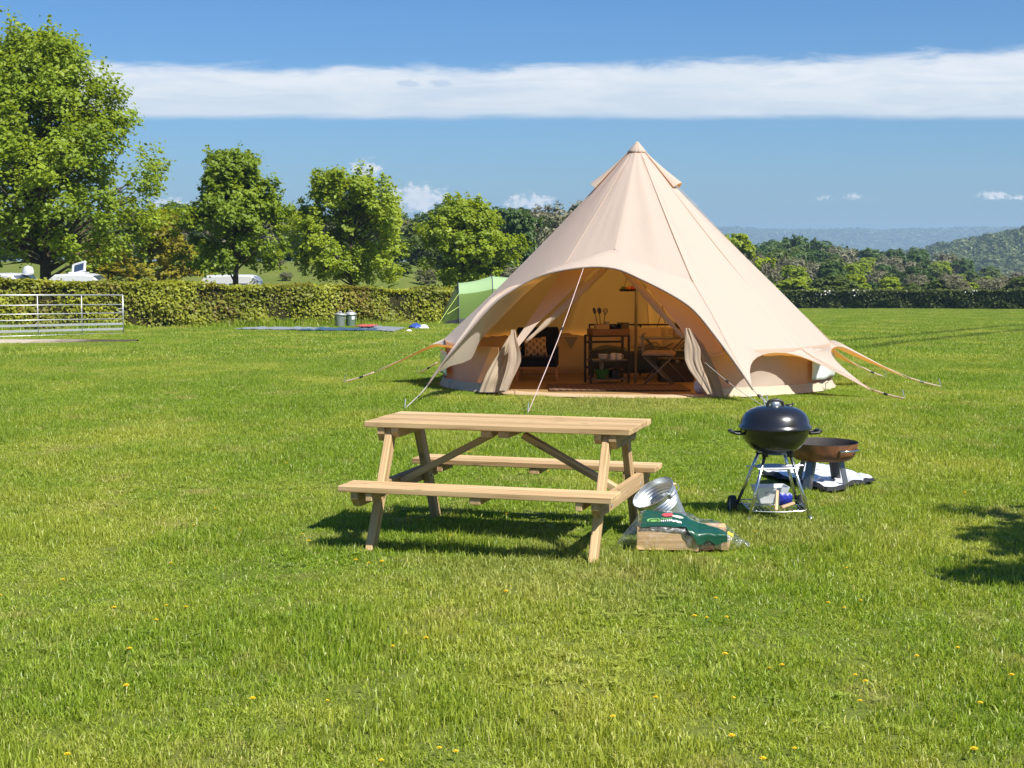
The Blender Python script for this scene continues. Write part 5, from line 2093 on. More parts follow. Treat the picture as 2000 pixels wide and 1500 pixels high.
def bag_top(u, v):
    """height of the film over the logs"""
    h = float(np.interp(u, [-0.37, -0.27, -0.24, -0.05, 0.05, 0.12, 0.30, 0.34, 0.43], [0.03, 0.10, 0.142, 0.150, 0.140, 0.105, 0.098, 0.075, 0.03]))
    h += 0.17 * max(0.0, v + 0.14) * float(np.interp(u, [-0.37, -0.26, 0.2, 0.34], [0, 1, 0.8, 0]))
    return h + 0.010 * mnoise.noise(Vector((u * 14, v * 14, 2.2))) + 0.006 * abs(mnoise.noise(Vector((u * 35, v * 30, 5))))


def vmin(u):
    return float(np.interp(u, [-0.37, -0.27, -0.24, 0.04, 0.09, 0.16, 0.32, 0.37, 0.43], [0.02, -0.10, -0.143, -0.145, -0.14, -0.115, -0.095, -0.04, -0.02]))


def vmax(u):
    return float(np.interp(u, [-0.37, -0.25, 0.30, 0.37, 0.43], [0.06, 0.17, 0.185, 0.09, 0.07]))


rows = []
for i in range(45):
    u = -0.37 + 0.80 * i / 44
    row = []
    a, b_ = vmin(u), vmax(u)
    zt = bag_top(u, a)
    for (vv, zz) in [(a + 0.01, 0.012), (a - 0.004, 0.35 * zt), (a - 0.002, 0.75 * zt)]:
        row.append(Vector((u, vv + 0.006 * mnoise.noise(Vector((u * 25, zz * 40, 1))), zz)))
    for j in range(11):
        v = a + 0.004 + (b_ - a - 0.008) * j / 10
        row.append(Vector((u, v, bag_top(u, v))))
    zt = bag_top(u, b_)
    row.append(Vector((u, b_ + 0.004, zt * 0.5)))
    row.append(Vector((u, b_, 0.012)))
    rows.append(row)
mb = MB()
mb.grid(rows, flip=True)
film = mb.build('film', m_film, bag, smooth=True)


def print_patch(name, pts_fn, nu, nv, mat, lift, parent):
    rows = [[None] * (nv + 1) for _ in range(nu + 1)]
    for i in range(nu + 1):
        for j in range(nv + 1):
            rows[i][j] = pts_fn(i / nu, j / nv, lift)
    mb = MB()
    mb.grid(rows, flip=True)
    return mb.build(name, mat, parent, smooth=True)


def green_pt(u_, v_, lift):
    u = -0.225 + 0.52 * u_
    a = vmin(u)
    v0, v1 = a, float(np.interp(u, [-0.23, 0.02, 0.30], [0.17, 0.10, -0.02]))
    drop = 0.055 * max(0.0, min(1, (u - 0.05) / 0.06)) + 0.01 * math.sin(u * 60) * (1 if u > 0.08 else 0)
    L1 = drop
    tot = L1 + (v1 - v0)
    s = v_ * tot
    if s < L1:
        zt = bag_top(u, a)
        return Vector((u, a - 0.005 - lift, zt - (L1 - s)))
    v = v0 + (s - L1)
    return Vector((u, v, bag_top(u, max(a + 0.004, min(v, vmax(u)))) + lift))


green = print_patch('green_label', green_pt, 44, 22, m_green, 0.0035, bag)


def on_label(name, u, v, ru, rv, mat, ring=0.0):
    mb = MB()
    n = 24
    cs = []
    for k in range(n):
        a = 2 * PI * k / n
        cs.append((u + ru * math.cos(a), v + rv * math.sin(a)))
    vs = [Vector((x, y, bag_top(x, y) + 0.0075)) for x, y in cs]
    if ring:
        vs2 = [Vector((u + (x - u) * ring, v + (y - v) * ring, bag_top(u + (x - u) * ring, v + (y - v) * ring) + 0.0075)) for x, y in cs]
        mb.add(vs + vs2, [(k, (k + 1) % n, n + (k + 1) % n, n + k) for k in range(n)])
    else:
        vs.append(Vector((u, v, bag_top(u, v) + 0.009)))
        mb.add(vs, [(k, (k + 1) % n, n) for k in range(n)])
    mb.build(name, mat, green)


on_label('round_emblem', -0.150, -0.045, 0.042, 0.040, m_lime, 0.72)
on_label('round_emblem', -0.150, -0.045, 0.022, 0.020, m_lime)
on_label('red_badge', -0.070, 0.060, 0.036, 0.026, m_red)
on_label('cream_badge', -0.005, 0.045, 0.036, 0.020, m_cream)
# row of small white strokes of lettering, and a lime word above it
lr = random.Random(4)
mb = MB()
x = -0.105
while x < 0.015:
    w = 0.007
    for st in range(lr.choice((2, 2, 3))):
        y0 = -0.075 + lr.uniform(-0.004, 0.004)
        a_ = Vector((x + lr.uniform(0, w), y0, 0)); b_ = Vector((x + lr.uniform(0, w), y0 + 0.030, 0))
        q = [a_ + Vector((-0.0022, 0, 0)), a_ + Vector((0.0022, 0, 0)), b_ + Vector((0.0022, 0, 0)), b_ + Vector((-0.0022, 0, 0))]
        mb.add([Vector((p.x, p.y, bag_top(p.x, p.y) + 0.0078)) for p in q], [(0, 1, 2, 3)])
    x += 0.0115
mb.build('lettering', m_wht, green)
mb = MB()
x = -0.105
while x < -0.085 + 0.04:
    q = [(x, -0.035), (x + 0.006, -0.035), (x + 0.006, -0.012), (x, -0.012)]
    mb.add([Vector((a, b_, bag_top(a, b_) + 0.0078)) for a, b_ in q], [(0, 1, 2, 3)])
    x += 0.0095
mb.build('lettering', m_lime, green)


def yellow_pt(u_, v_, lift):
    u = 0.298 + 0.035 * u_
    a = vmin(u)
    v = a + 0.004 + 0.10 * v_
    return Vector((u, v, bag_top(u, v) + lift))


print_patch('yellow_print', yellow_pt, 6, 10, m_yel, 0.0035, bag)

# ------------------------------------------------------------------ dandelions and buttercups
m_petal = plain('yellow_petal', (0.75, 0.52, 0.01), 0.6, var=0.2, scale=80)
m_stem = plain('flower_stem', (0.10, 0.17, 0.04), 0.6)
mb = MB()
for ring, (nr_, rr_, hz_) in enumerate(((12, 0.017, 0.0), (9, 0.011, 0.004))):
    for k in range(nr_):
        a = 2 * PI * k / nr_ + ring * 0.3
        d = Vector((math.cos(a), math.sin(a), 0)); s = Vector((-math.sin(a), math.cos(a), 0))
        c0 = Vector((0, 0, 0.052 + hz_))
        mb.add([c0, c0 + d * rr_ * 0.6 + s * 0.004 + Vector((0, 0, 0.003)), c0 + d * rr_ + Vector((0, 0, 0.002)), c0 + d * rr_ * 0.6 - s * 0.004 + Vector((0, 0, 0.003))], [(0, 1, 2, 3)])
mb.lathe([(0.0, 0.060), (0.004, 0.058), (0.006, 0.052), (0.003, 0.046)], 8)
head_me = mb.mesh('flower_head', m_petal)
mb = MB()
mb.tube([(0, 0, -0.01), (0.004, 0.002, 0.025), (0, 0, 0.05)], 0.0018, 5)
stem_me = mb.mesh('flower_stem', m_stem)
fl = [(123, 1138), (223, 1195), (325, 1186), (306, 1217), (247, 1351), (253, 1276), (363, 1190), (378, 1028), (469, 1034), (590, 1045), (334, 1104), (603, 1063), (639, 1376), (695, 1099), (746, 1105), (720, 1102),
      (767, 1268), (790, 1060), (494, 1377), (858, 1471), (890, 1480), (832, 1255), (132, 1485), (988, 1163), (796, 1018), (1397, 1174), (1356, 1212), (1380, 1211), (1419, 1212), (1416, 1289), (1502, 1311), (1527, 1308),
      (1432, 1372), (1690, 1340), (1670, 1325), (1679, 1377), (1653, 1112), (1617, 1183), (1649, 1191), (1681, 1178), (1870, 1274), (1914, 1384), (1280, 1370), (1197, 1410), (1429, 1452), (1551, 1470), (1490, 1498), (1474, 1041),
      (1634, 972), (1884, 967), (990, 1007), (905, 880), (915, 885), (842, 896), (1070, 922), (1610, 955), (1902, 1480), (0, 1168), (45, 868), (880, 1050), (826, 1020), (420, 995), (1975, 1330), (745, 1495), (1790, 1290), (560, 905)]
fproto = None
fr_ = random.Random(12)
for (px, py) in fl:
    p = on_ground(px, py + 8)
    s = fr_.uniform(0.6, 0.95)
    if fproto is None:
        fproto = thing('yellow_flower', 'small yellow meadow flower in the lawn grass', 'flower', p, fr_.random() * 6, 'yellow flowers in the grass')
        fproto.scale = (s,) * 3
        link('stem', stem_me, fproto)
        link('flower_head', head_me, fproto)
    else:
        dup(fproto, p, fr_.random() * 6, s)
# ------------------------------------------------------------------ furnishing of the tent
def fz(x, y):
    return g1(x, y) + 0.024


m_navy = cloth('navy_cloth', (0.010, 0.012, 0.020), None, var=0.2)
m_beech = wood('beech', (0.50, 0.30, 0.14), (0.36, 0.20, 0.085), 1.5, knots=False)
m_dark = plain('dark_stain', (0.020, 0.013, 0.010), 0.45, var=0.3)
m_iron = plain('iron_frame', (0.030, 0.018, 0.015), 0.5, metal=0.3)
m_gmetal = plain('grey_frame', (0.18, 0.19, 0.20), 0.4, metal=0.5)
m_china = plain('white_china', (0.70, 0.68, 0.63), 0.25, var=0.04)
m_gbowl = plain('green_glaze', (0.045, 0.20, 0.030), 0.22, var=0.1)

# armchair
AX, AY = 0.385, 23.35
ac = thing('armchair', 'low navy fabric armchair on beech legs inside the tent', 'armchair', (AX, AY, fz(AX, AY)), R(-3))


def pad(name, pts, y0, y1, mat, parent, bulge=0.02):
    """upholstery: outline in x,z, set between two depths and rounded off"""
    rows = []
    n = len(pts)
    cx = sum(p[0] for p in pts) / n
    cz = sum(p[1] for p in pts) / n
    for (t, k) in ((0, 0.90), (0.06, 0.97), (0.2, 1.0), (0.8, 1.0), (0.94, 0.97), (1, 0.90)):
        y = y0 + (y1 - y0) * t
        row = [Vector((cx + (p[0] - cx) * k, y, cz + (p[1] - cz) * k)) for p in pts]
        row.append(row[0])
        rows.append(row)
    mb = MB()
    mb.grid(rows)
    mb.add(rows[0][:-1], [tuple(range(n))])
    mb.add(rows[-1][:-1], [tuple(reversed(range(n)))])
    return mb.build(name, mat, parent, smooth=50)


back = [(-0.31, 0.66), (-0.325, 0.73), (-0.30, 0.775), (0.30, 0.785), (0.325, 0.74), (0.325, 0.62), (0.30, 0.50), (0.29, 0.30), (-0.25, 0.30), (-0.255, 0.45), (-0.29, 0.56)]
pad('backrest', back, 0.16, 0.30, m_navy, ac)
pad('seat', [(-0.26, 0.20), (0.31, 0.20), (0.315, 0.33), (0.28, 0.36), (-0.23, 0.36), (-0.265, 0.33)], -0.32, 0.20, m_navy, ac)
pad('armrest', [(0.27, 0.22), (0.325, 0.22), (0.325, 0.50), (0.27, 0.48)], -0.26, 0.18, m_navy, ac)
pad('armrest', [(-0.30, 0.22), (-0.25, 0.22), (-0.25, 0.44), (-0.30, 0.46)], -0.12, 0.18, m_navy, ac)
beam('front_rail', (-0.30, -0.31, 0.18), (0.33, -0.31, 0.18), 0.03, 0.035, m_beech, ac)
for (x, y) in ((-0.285, -0.30), (0.30, -0.30), (-0.25, 0.22), (0.28, 0.22)):
    beam('leg', (x, y, 0.165), (x * 1.03, y, 0.0), 0.045, 0.05, m_beech, ac, up=(0, 1, 0))
beam('stretcher', (-0.28, 0.0, 0.075), (0.30, 0.0, 0.075), 0.025, 0.025, m_beech, ac)

# patterned cushion on the chair
m_cush, N = new_mat('cushion_print')
tc = N.n('ShaderNodeTexCoord').outputs['Object']
sp = N.n('ShaderNodeSeparateXYZ', {0: tc})
u = N.math('MULTIPLY', sp.outputs[0], 19.0)
v = N.math('MULTIPLY', sp.outputs[2], 19.0)
ch = N.math('MODULO', N.math('ABSOLUTE', N.math('ADD', N.math('FLOOR', u), N.math('FLOOR', v))), 2.0)
st = N.math('GREATER_THAN', N.math('FRACT', N.math('MULTIPLY', v, 3.0)), 0.35)
fu = N.math('FRACT', u)
mid_ = N.math('MULTIPLY', N.math('GREATER_THAN', fu, 0.15), N.math('LESS_THAN', fu, 0.85))
dk = N.math('MULTIPLY', N.math('MULTIPLY', ch, st), mid_)
col = N.mix(dk, (0.50, 0.37, 0.24), (0.035, 0.022, 0.018))
b = N.n('ShaderNodeBsdfPrincipled', {'Base Color': col, 'Roughness': 0.9})
out(N, b.outputs[0])
rows_f = []
mb = MB()
n = 14
for sgn in (-1, 1):
    rows = []
    for i in range(n + 1):
        row = []
        for j in range(n + 1):
            a, c_ = i / n * 2 - 1, j / n * 2 - 1
            pinch = 1 - 0.10 * (1 - abs(a)) * abs(c_) ** 3 - 0.0
            pinch2 = 1 - 0.10 * (1 - abs(c_)) * abs(a) ** 3
            th = 0.065 * ((1 - a * a) * (1 - c_ * c_)) ** 0.45
            row.append(Vector((0.175 * a * pinch2, sgn * th, 0.15 * c_ * pinch)))
        rows.append(row)
    mb.grid(rows, flip=sgn > 0)
cu = mb.build('cushion', m_cush, smooth=True, loc=(AX - 0.03, AY - 0.02, fz(AX, AY) + 0.49), rot=(R(-16), R(-4), R(2)))
tag(cu, 'square cushion with dark woven pattern leaning on the navy armchair', 'cushion')

# shelf unit
SX, SY = 1.385, 22.38
sh = thing('shelf_unit', 'small black open shelf unit holding kitchen things inside the tent', 'shelf', (SX, SY, fz(SX, SY)), R(13))
SW, SD, SHH = 0.60, 0.34, 0.70
for x in (-1, 1):
    for y in (-1, 1):
        beam('post', (x * (SW / 2 - 0.015), y * (SD / 2 - 0.015), 0), (x * (SW / 2 - 0.015), y * (SD / 2 - 0.015), SHH), 0.03, 0.03, m_dark, sh, up=(0, 1, 0), bev=0.002)
for z in (0.06, 0.335, SHH - 0.012):
    mb = MB()
    mb.box((0, 0, z), (SW - 0.062, SD - 0.004, 0.02), bev=0.002)
    mb.build('shelf_board', m_dark if z > 0.6 else m_legs, sh)
for y in (-1, 1):
    for z in (0.59, 0.22):
        if y > 0:
            beam('rail', (-SW / 2 + 0.032, y * (SD / 2 - 0.015), z), (SW / 2 - 0.032, y * (SD / 2 - 0.015), z), 0.014, 0.03, m_dark, sh, bev=0.002)


def on_shelf(u, v, z):
    a = R(13)
    return Vector((SX + math.cos(a) * u - math.sin(a) * v, SY + math.sin(a) * u + math.cos(a) * v, fz(SX, SY) + z))


def turned(name, label, cat, loc, prof, mat, group=None, seg=24, extra=None):
    t = thing(name, label, cat, loc, 0, group)
    mb = MB()
    mb.lathe(prof, seg)
    mb.build('body', mat, t, smooth=40)
    return t


def cup(loc, turn, lab):
    t = thing('mug', lab, 'mug', loc, turn, 'white mugs on the shelf unit')
    mb = MB()
    mb.lathe([(0, 0.002), (0.038, 0.0), (0.040, 0.004), (0.041, 0.085), (0.039, 0.086), (0.036, 0.083), (0.035, 0.008), (0, 0.006)], 20)
    mb.build('body', m_china, t, smooth=40)
    mb = MB()
    mb.tube(catmull([(0.040, 0, 0.07), (0.062, 0, 0.065), (0.065, 0, 0.03), (0.040, 0, 0.018)], 9), 0.005, 6)
    mb.build('handle', m_china, t, smooth=True)


z1, z2, z0 = 0.346, SHH, 0.071
cup(on_shelf(0.06, -0.10, z1), 2.6, 'white mug beside the stacked bowls on the middle shelf')
cup(on_shelf(0.150, -0.105, z1), 0.3, 'white mug between another mug and the shelf post')
cup(on_shelf(0.115, 0.02, z1), 0.9, 'white mug standing behind the front pair of mugs')
for k in range(3):
    t = turned('bowl', 'white shallow bowl %s the stack on the middle shelf' % ('at the bottom of', 'in the middle of', 'on top of')[k], 'bowl', on_shelf(-0.075, -0.06, z1 + 0.018 * k),
               [(0, 0.003), (0.035, 0.0), (0.055, 0.012), (0.074, 0.040), (0.072, 0.041), (0.052, 0.016), (0, 0.008)], m_china, 'bowls on the shelf unit')
turned('pepper_mill', 'tall pale wooden pepper mill on the bottom shelf behind the green bowl', 'pepper mill', on_shelf(-0.065, 0.05, z0),
       [(0, 0), (0.04, 0), (0.042, 0.02), (0.03, 0.08), (0.026, 0.14), (0.034, 0.19), (0.03, 0.225), (0.016, 0.24), (0, 0.245)], m_stick)
turned('mixing_bowl', 'glossy green mixing bowl on the bottom shelf of the black unit', 'bowl', on_shelf(-0.10, -0.075, z0),
       [(0, 0.004), (0.05, 0.0), (0.062, 0.006), (0.095, 0.06), (0.112, 0.12), (0.117, 0.128), (0.112, 0.130), (0.106, 0.12), (0.088, 0.06), (0.055, 0.012), (0, 0.01)], m_gbowl, seg=32)
pt_ = thing('cooking_pot', 'black lidded cooking pot on the bottom shelf beside the green bowl', 'pot', on_shelf(0.12, -0.04, z0))
mb = MB()
mb.lathe([(0, 0), (0.095, 0), (0.105, 0.008), (0.108, 0.115), (0.112, 0.118), (0.0, 0.118)], 28)
mb.build('pan', m_enamel, pt_, smooth=40)
mb = MB()
mb.lathe([(0.112, 0.119), (0.112, 0.124), (0.07, 0.143), (0.0, 0.15)], 28)
lid_ = mb.build('lid', m_enamel, pt_, smooth=40)
mb = MB()
mb.lathe([(0.01, 0.148), (0.01, 0.162), (0.02, 0.168), (0.02, 0.178), (0, 0.18)], 14)
mb.build('knob', m_black, lid_, smooth=40)
for s in (-1, 1):
    mb = MB()
    mb.tube(catmull([(s * 0.105, -0.03, 0.09), (s * 0.135, -0.02, 0.09), (s * 0.135, 0.02, 0.09), (s * 0.105, 0.03, 0.09)], 9), 0.006, 6)
    mb.build('handle', m_black, pt_, smooth=True)

# wooden tray crate on top, utensil box with utensils, pans
m_tray = wood('tray_wood', (0.30, 0.17, 0.07), (0.20, 0.10, 0.04), 1.5, knots=False)
ty = thing('tray', 'brown wooden tray box standing on top of the black shelf unit', 'tray', on_shelf(0.02, 0.0, SHH + 0.001), R(13))
for (c_, s_) in (((0, -0.15, 0.045), (0.56, 0.012, 0.09)), ((0, 0.15, 0.045), (0.56, 0.012, 0.09))):
    mb = MB()
    mb.box((0, 0, 0), s_, bev=0.002)
    mb.build('side', m_tray, ty, loc=c_)
for x in (-1, 1):
    mb = MB()
    mb.box((0, 0, 0), (0.286, 0.012, 0.09), bev=0.002)
    mb.build('side', m_tray, ty, loc=(x * 0.272, 0, 0.045), rot=(0, 0, PI / 2))
mb = MB()
mb.box((0, 0, 0.05), (0.53, 0.286, 0.06))
mb.build('base', m_tray, ty)
ZT = SHH + 0.082
ub = thing('utensil_box', 'pale box holding kitchen utensils on the wooden tray', 'box', on_shelf(-0.095, -0.05, ZT), R(13))
mb = MB()
mb.box((0, 0, 0.036), (0.20, 0.12, 0.072), bev=0.004)
mb.build('body', m_sill, ub)


def utensil(name, lab, u, v, lean_x, L, kind):
    t = thing(name, lab, 'utensil', on_shelf(u, v, ZT + 0.06))
    t.rotation_euler = (R(-6), R(lean_x), 0)
    mb = MB()
    mb.tube([(0, 0, 0), (0, 0, L * 0.66)], 0.006, 6)
    mb.build('handle', m_dark, t, smooth=True)
    mb = MB()
    if kind == 'whisk':
        for k in range(5):
            a = PI * k / 5
            pts = [(math.cos(a) * w, math.sin(a) * w, L * (0.62 + 0.38 * q)) for w, q in ((0.004, 0), (0.03, 0.45), (0.034, 0.75), (0.0, 1.0), (-0.034, 0.75), (-0.03, 0.45), (-0.004, 0))]
            mb.tube(catmull(pts, 17), 0.0025, 4)
    elif kind == 'spoon':
        mb.lathe([(0, L), (0.020, L * 0.97), (0.032, L * 0.88), (0.030, L * 0.77), (0.014, L * 0.66), (0.004, L * 0.62)], 14, mat=Matrix.Diagonal((1, 0.28, 1, 1)))
    else:
        mb.lathe([(0, L), (0.016, L * 0.96), (0.024, L * 0.82), (0.018, L * 0.68), (0.004, L * 0.62)], 14, mat=Matrix.Diagonal((1, 0.25, 1, 1)))
    mb.build('head', m_dark, t, smooth=True)


utensil('spatula', 'black spatula leaning outermost from the utensil box', -0.155, -0.05, -13, 0.27, 'spatula')
utensil('spoon', 'black cooking spoon upright between spatula and whisk', -0.115, -0.05, -4, 0.26, 'spoon')
utensil('whisk', 'dark balloon whisk standing in the utensil box', -0.065, -0.05, 7, 0.25, 'whisk')
jar_m = plain('jar_grey', (0.26, 0.26, 0.24), 0.3)
turned('jar', 'small grey jar of tools beside the whisk on the tray', 'jar', on_shelf(-0.005, -0.02, ZT), [(0, 0), (0.035, 0), (0.038, 0.09), (0.034, 0.11), (0.03, 0.115), (0, 0.10)], jar_m)
fpn = thing('saucepan', 'black saucepan on the tray on top of the shelf unit', 'pan', on_shelf(0.10, 0.0, ZT), R(10))
mb = MB()
mb.lathe([(0, 0), (0.075, 0), (0.085, 0.07), (0.088, 0.072), (0.08, 0.068), (0.07, 0.006), (0, 0.006)], 24)
mb.build('pan', m_enamel, fpn, smooth=40)
mb = MB()
mb.tube([(0.08, 0, 0.06), (0.23, -0.02, 0.075)], 0.009, 8)
mb.build('handle', m_black, fpn, smooth=True)
bx = thing('storage_tin', 'black square storage tin at the end of the wooden tray', 'tin', on_shelf(0.235, -0.03, ZT), R(18))
mb = MB()
mb.box((0, 0, 0.045), (0.13, 0.15, 0.09), bev=0.008)
mb.build('body', m_enamel, bx)
mb = MB()
mb.box((0, 0, 0.093), (0.135, 0.155, 0.012), bev=0.004)
mb.build('lid', m_enamel, bx)

# bed with metal rails
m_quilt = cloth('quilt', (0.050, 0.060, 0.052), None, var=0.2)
m_sheet = cloth('bed_sheet', (0.32, 0.26, 0.17), None)
m_pillow = cloth('pillow', (0.55, 0.45, 0.30), None)
bed = thing('bed', 'metal railed day bed with grey quilt at the back of the tent', 'bed', (2.02, 23.75, fz(2.02, 23.75)))
mb = MB()
mb.box((0, 0, 0.36), (1.62, 0.80, 0.16), bev=0.04)
mb.build('mattress', m_sheet, bed)
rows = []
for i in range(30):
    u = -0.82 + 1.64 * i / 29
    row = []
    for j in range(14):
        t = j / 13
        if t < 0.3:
            y, z = -0.415, 0.10 + (0.46 - 0.10) * t / 0.3  # quilt front hangs low and dark, standing in for shade under the bed
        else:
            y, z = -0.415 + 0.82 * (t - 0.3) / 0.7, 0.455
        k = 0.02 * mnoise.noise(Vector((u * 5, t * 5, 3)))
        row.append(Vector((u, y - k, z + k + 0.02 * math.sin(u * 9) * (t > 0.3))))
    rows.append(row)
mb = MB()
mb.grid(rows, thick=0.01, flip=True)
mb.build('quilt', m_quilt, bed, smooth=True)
for z in (0.66, 0.80):
    mb = MB()
    mb.tube([(-0.80, 0.41, z), (0.80, 0.41, z)], 0.014, 8)
    mb.build('back_rail', m_iron, bed, smooth=True)
for x in (-0.80, 0.0, 0.80):
    mb = MB()
    mb.tube([(x, 0.41, 0), (x, 0.41, 0.81)], 0.015, 8)
    mb.build('post', m_iron, bed, smooth=True)
for x in (-0.78, 0.78):
    mb = MB()
    mb.tube([(x, -0.38, 0), (x, -0.38, 0.28)], 0.016, 8)
    mb.build('leg', m_iron, bed, smooth=True)
mb = MB()
mb.box((0, -0.39, 0.25), (1.58, 0.03, 0.06))
mb.build('side_rail', m_iron, bed)


def pillow(loc, rz, w, lab):
    mb = MB()
    n = 12
    for sgn in (-1, 1):
        rows = []
        for i in range(n + 1):
            row = []
            for j in range(n + 1):
                a, c_ = i / n * 2 - 1, j / n * 2 - 1
                th = 0.075 * ((1 - a * a) * (1 - c_ * c_)) ** 0.4
                row.append(Vector((w * a * (1 - 0.06 * (1 - abs(c_)) * abs(a)), sgn * th, 0.17 * c_ * (1 - 0.08 * (1 - abs(a)) * abs(c_)))))
            rows.append(row)
        mb.grid(rows, flip=sgn > 0)
    tag(mb.build('pillow', m_pillow, smooth=True, loc=loc, rot=(R(-24), 0, rz)), lab, 'pillow')


pillow((2.10, 24.02, fz(2.1, 24) + 0.62), 0.05, 0.27, 'cream pillow propped on the day bed, behind the centre pole')
pillow((2.58, 24.00, fz(2.6, 24) + 0.62), -0.08, 0.24, 'cream pillow propped on the day bed, behind the potted plant')

# folding table with plant
ft = thing('folding_table', 'grey folding table behind the folding chair, carrying a potted plant', 'table', (2.28, 22.75, fz(2.28, 22.75)))
mb = MB()
mb.box((0, 0, 0.645), (0.74, 0.46, 0.022), bev=0.005)
mb.build('table_top', m_gmetal, ft)
for y in (-0.19, 0.19):
    for s in (-1, 1):
        mb = MB()
        mb.tube([(s * 0.30, y + 0.012 * s, 0.635), (-s * 0.30, y + 0.012 * s, 0.0)], 0.011, 8)
        mb.build('leg', m_gmetal, ft, smooth=True)
pp_ = thing('potted_plant', 'spiky dark houseplant in a pale two handled jar on the folding table', 'plant', (2.435, 22.64, fz(2.28, 22.75) + 0.657))
mb = MB()
mb.lathe([(0, 0), (0.05, 0), (0.062, 0.02), (0.066, 0.08), (0.055, 0.12), (0.058, 0.135), (0.052, 0.13), (0.05, 0.11), (0, 0.11)], 20)
pot_ = mb.build('pot', m_sill, pp_, smooth=40)
for s in (-1, 1):
    mb = MB()
    mb.tube(catmull([(s * 0.06, 0, 0.11), (s * 0.10, 0, 0.115), (s * 0.105, 0, 0.06), (s * 0.06, 0, 0.045)], 9), 0.009, 6)
    mb.build('handle', m_sill, pot_, smooth=True)
pr = random.Random(3)
for k in range(16):
    a = 2 * PI * k / 16 + pr.uniform(-0.2, 0.2)
    L = pr.uniform(0.12, 0.19)
    el_ = pr.uniform(0.2, 1.1)
    d = Vector((math.cos(a) * math.cos(el_), math.sin(a) * math.cos(el_), math.sin(el_)))
    s = Vector((-math.sin(a), math.cos(a), 0)) * 0.016
    b0 = Vector((0, 0, 0.12))
    m_ = b0 + d * L * 0.5 + Vector((0, 0, 0.015))
    mb = MB()
    mb.add([b0 - s * 0.5, b0 + s * 0.5, m_ + s, b0 + d * L, m_ - s], [(0, 1, 2, 3, 4)])
    mb.build('leaf', m_leaf_dark, pp_)
turned('serving_bowl', 'olive shallow bowl beside the potted plant on the folding table', 'bowl', (2.585, 22.66, fz(2.28, 22.75) + 0.657),
       [(0, 0.10), (0.02, 0.0), (0.03, 0.0), (0.012, 0.07), (0.075, 0.10), (0.095, 0.13), (0.09, 0.13), (0, 0.105)], m_sill)

# folding chair with sheepskin
fc = thing('folding_chair', 'grey metal folding chair with wire back standing by the centre pole', 'chair', (2.08, 21.72, fz(2.08, 21.72)), R(-8))
for y in (-0.19, 0.19):
    for s in (-1, 1):
        mb = MB()
        mb.tube([(s * 0.21, y + 0.010 * s, 0.43), (-s * 0.22, y + 0.010 * s, 0.0)], 0.011, 8)
        mb.build('leg', m_gmetal, fc, smooth=True)
mb = MB()
mb.box((0, 0, 0.435), (0.42, 0.40, 0.02), bev=0.004)
mb.build('seat', m_iron, fc)
mb = MB()
pts = [(-0.215, -0.19, 0.43), (-0.235, -0.19, 0.70), (-0.20, -0.10, 0.735), (-0.20, 0.10, 0.735), (-0.235, 0.19, 0.70), (-0.215, 0.19, 0.43)]
mb.tube(catmull(pts, 25), 0.011, 8)
mb.build('back_frame', m_gmetal, fc, smooth=True)
for q in (-1, 0, 1):
    mb = MB()
    pts = [(-0.22, q * 0.11 + 0.03 * math.sin(k * 1.4 + q), 0.46 + 0.26 * k / 8) for k in range(9)]
    mb.tube(pts, 0.005, 6)
    mb.build('back_wire', m_gmetal, fc, smooth=True)
mb = MB()
pts = catmull([(-0.20, 0.19, 0.55), (-0.05, 0.19, 0.60), (0.05, 0.19, 0.53), (0.20, 0.19, 0.60)], 13)
mb.tube(pts, 0.006, 6)
mb.build('back_wire', m_iron, fc, smooth=True)
m_fleece = plain('fleece', (0.30, 0.23, 0.17), 1.0, var=0.2, scale=30, bump=1.0, bscale=70, spec=0.05)
rows = []
for i in range(25):
    u = i / 24 * 2 - 1
    row = []
    for j in range(25):
        v = j / 24 * 2 - 1
        e = max(abs(u), abs(v))
        z = 0.035 * (1 - e ** 6) + 0.010 * mnoise.noise(Vector((u * 6, v * 6, 2))) + 0.008 * mnoise.noise(Vector((u * 14, v * 14, 4))) - 0.03 * max(0, e - 0.9) * 10 * 0.6
        k = 1 + 0.06 * mnoise.noise(Vector((u * 3, v * 3, 9)))
        row.append(Vector((0.235 * u * k, 0.225 * v * k, z)))
    rows.append(row)
mb = MB()
mb.grid(rows, thick=0.02, flip=True)
tag(mb.build('sheepskin', m_fleece, smooth=True, loc=(2.08, 21.72, fz(2.08, 21.72) + 0.462), rot=(0, 0, R(-8))), 'pale sheepskin laid on the seat of the folding chair', 'sheepskin')

tk = thing('shade_box', 'black box added for the shade under the grey folding table', 'shade box', (2.42, 22.72, fz(2.42, 22.72)), R(4))  # black box added to stand for the shade under the table
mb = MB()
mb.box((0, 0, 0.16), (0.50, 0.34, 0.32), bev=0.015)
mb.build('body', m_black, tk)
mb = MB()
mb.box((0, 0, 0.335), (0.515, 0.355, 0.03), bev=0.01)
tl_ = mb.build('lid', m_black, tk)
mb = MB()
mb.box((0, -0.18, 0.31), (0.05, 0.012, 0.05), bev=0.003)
mb.build('latch', m_gmetal, tl_)

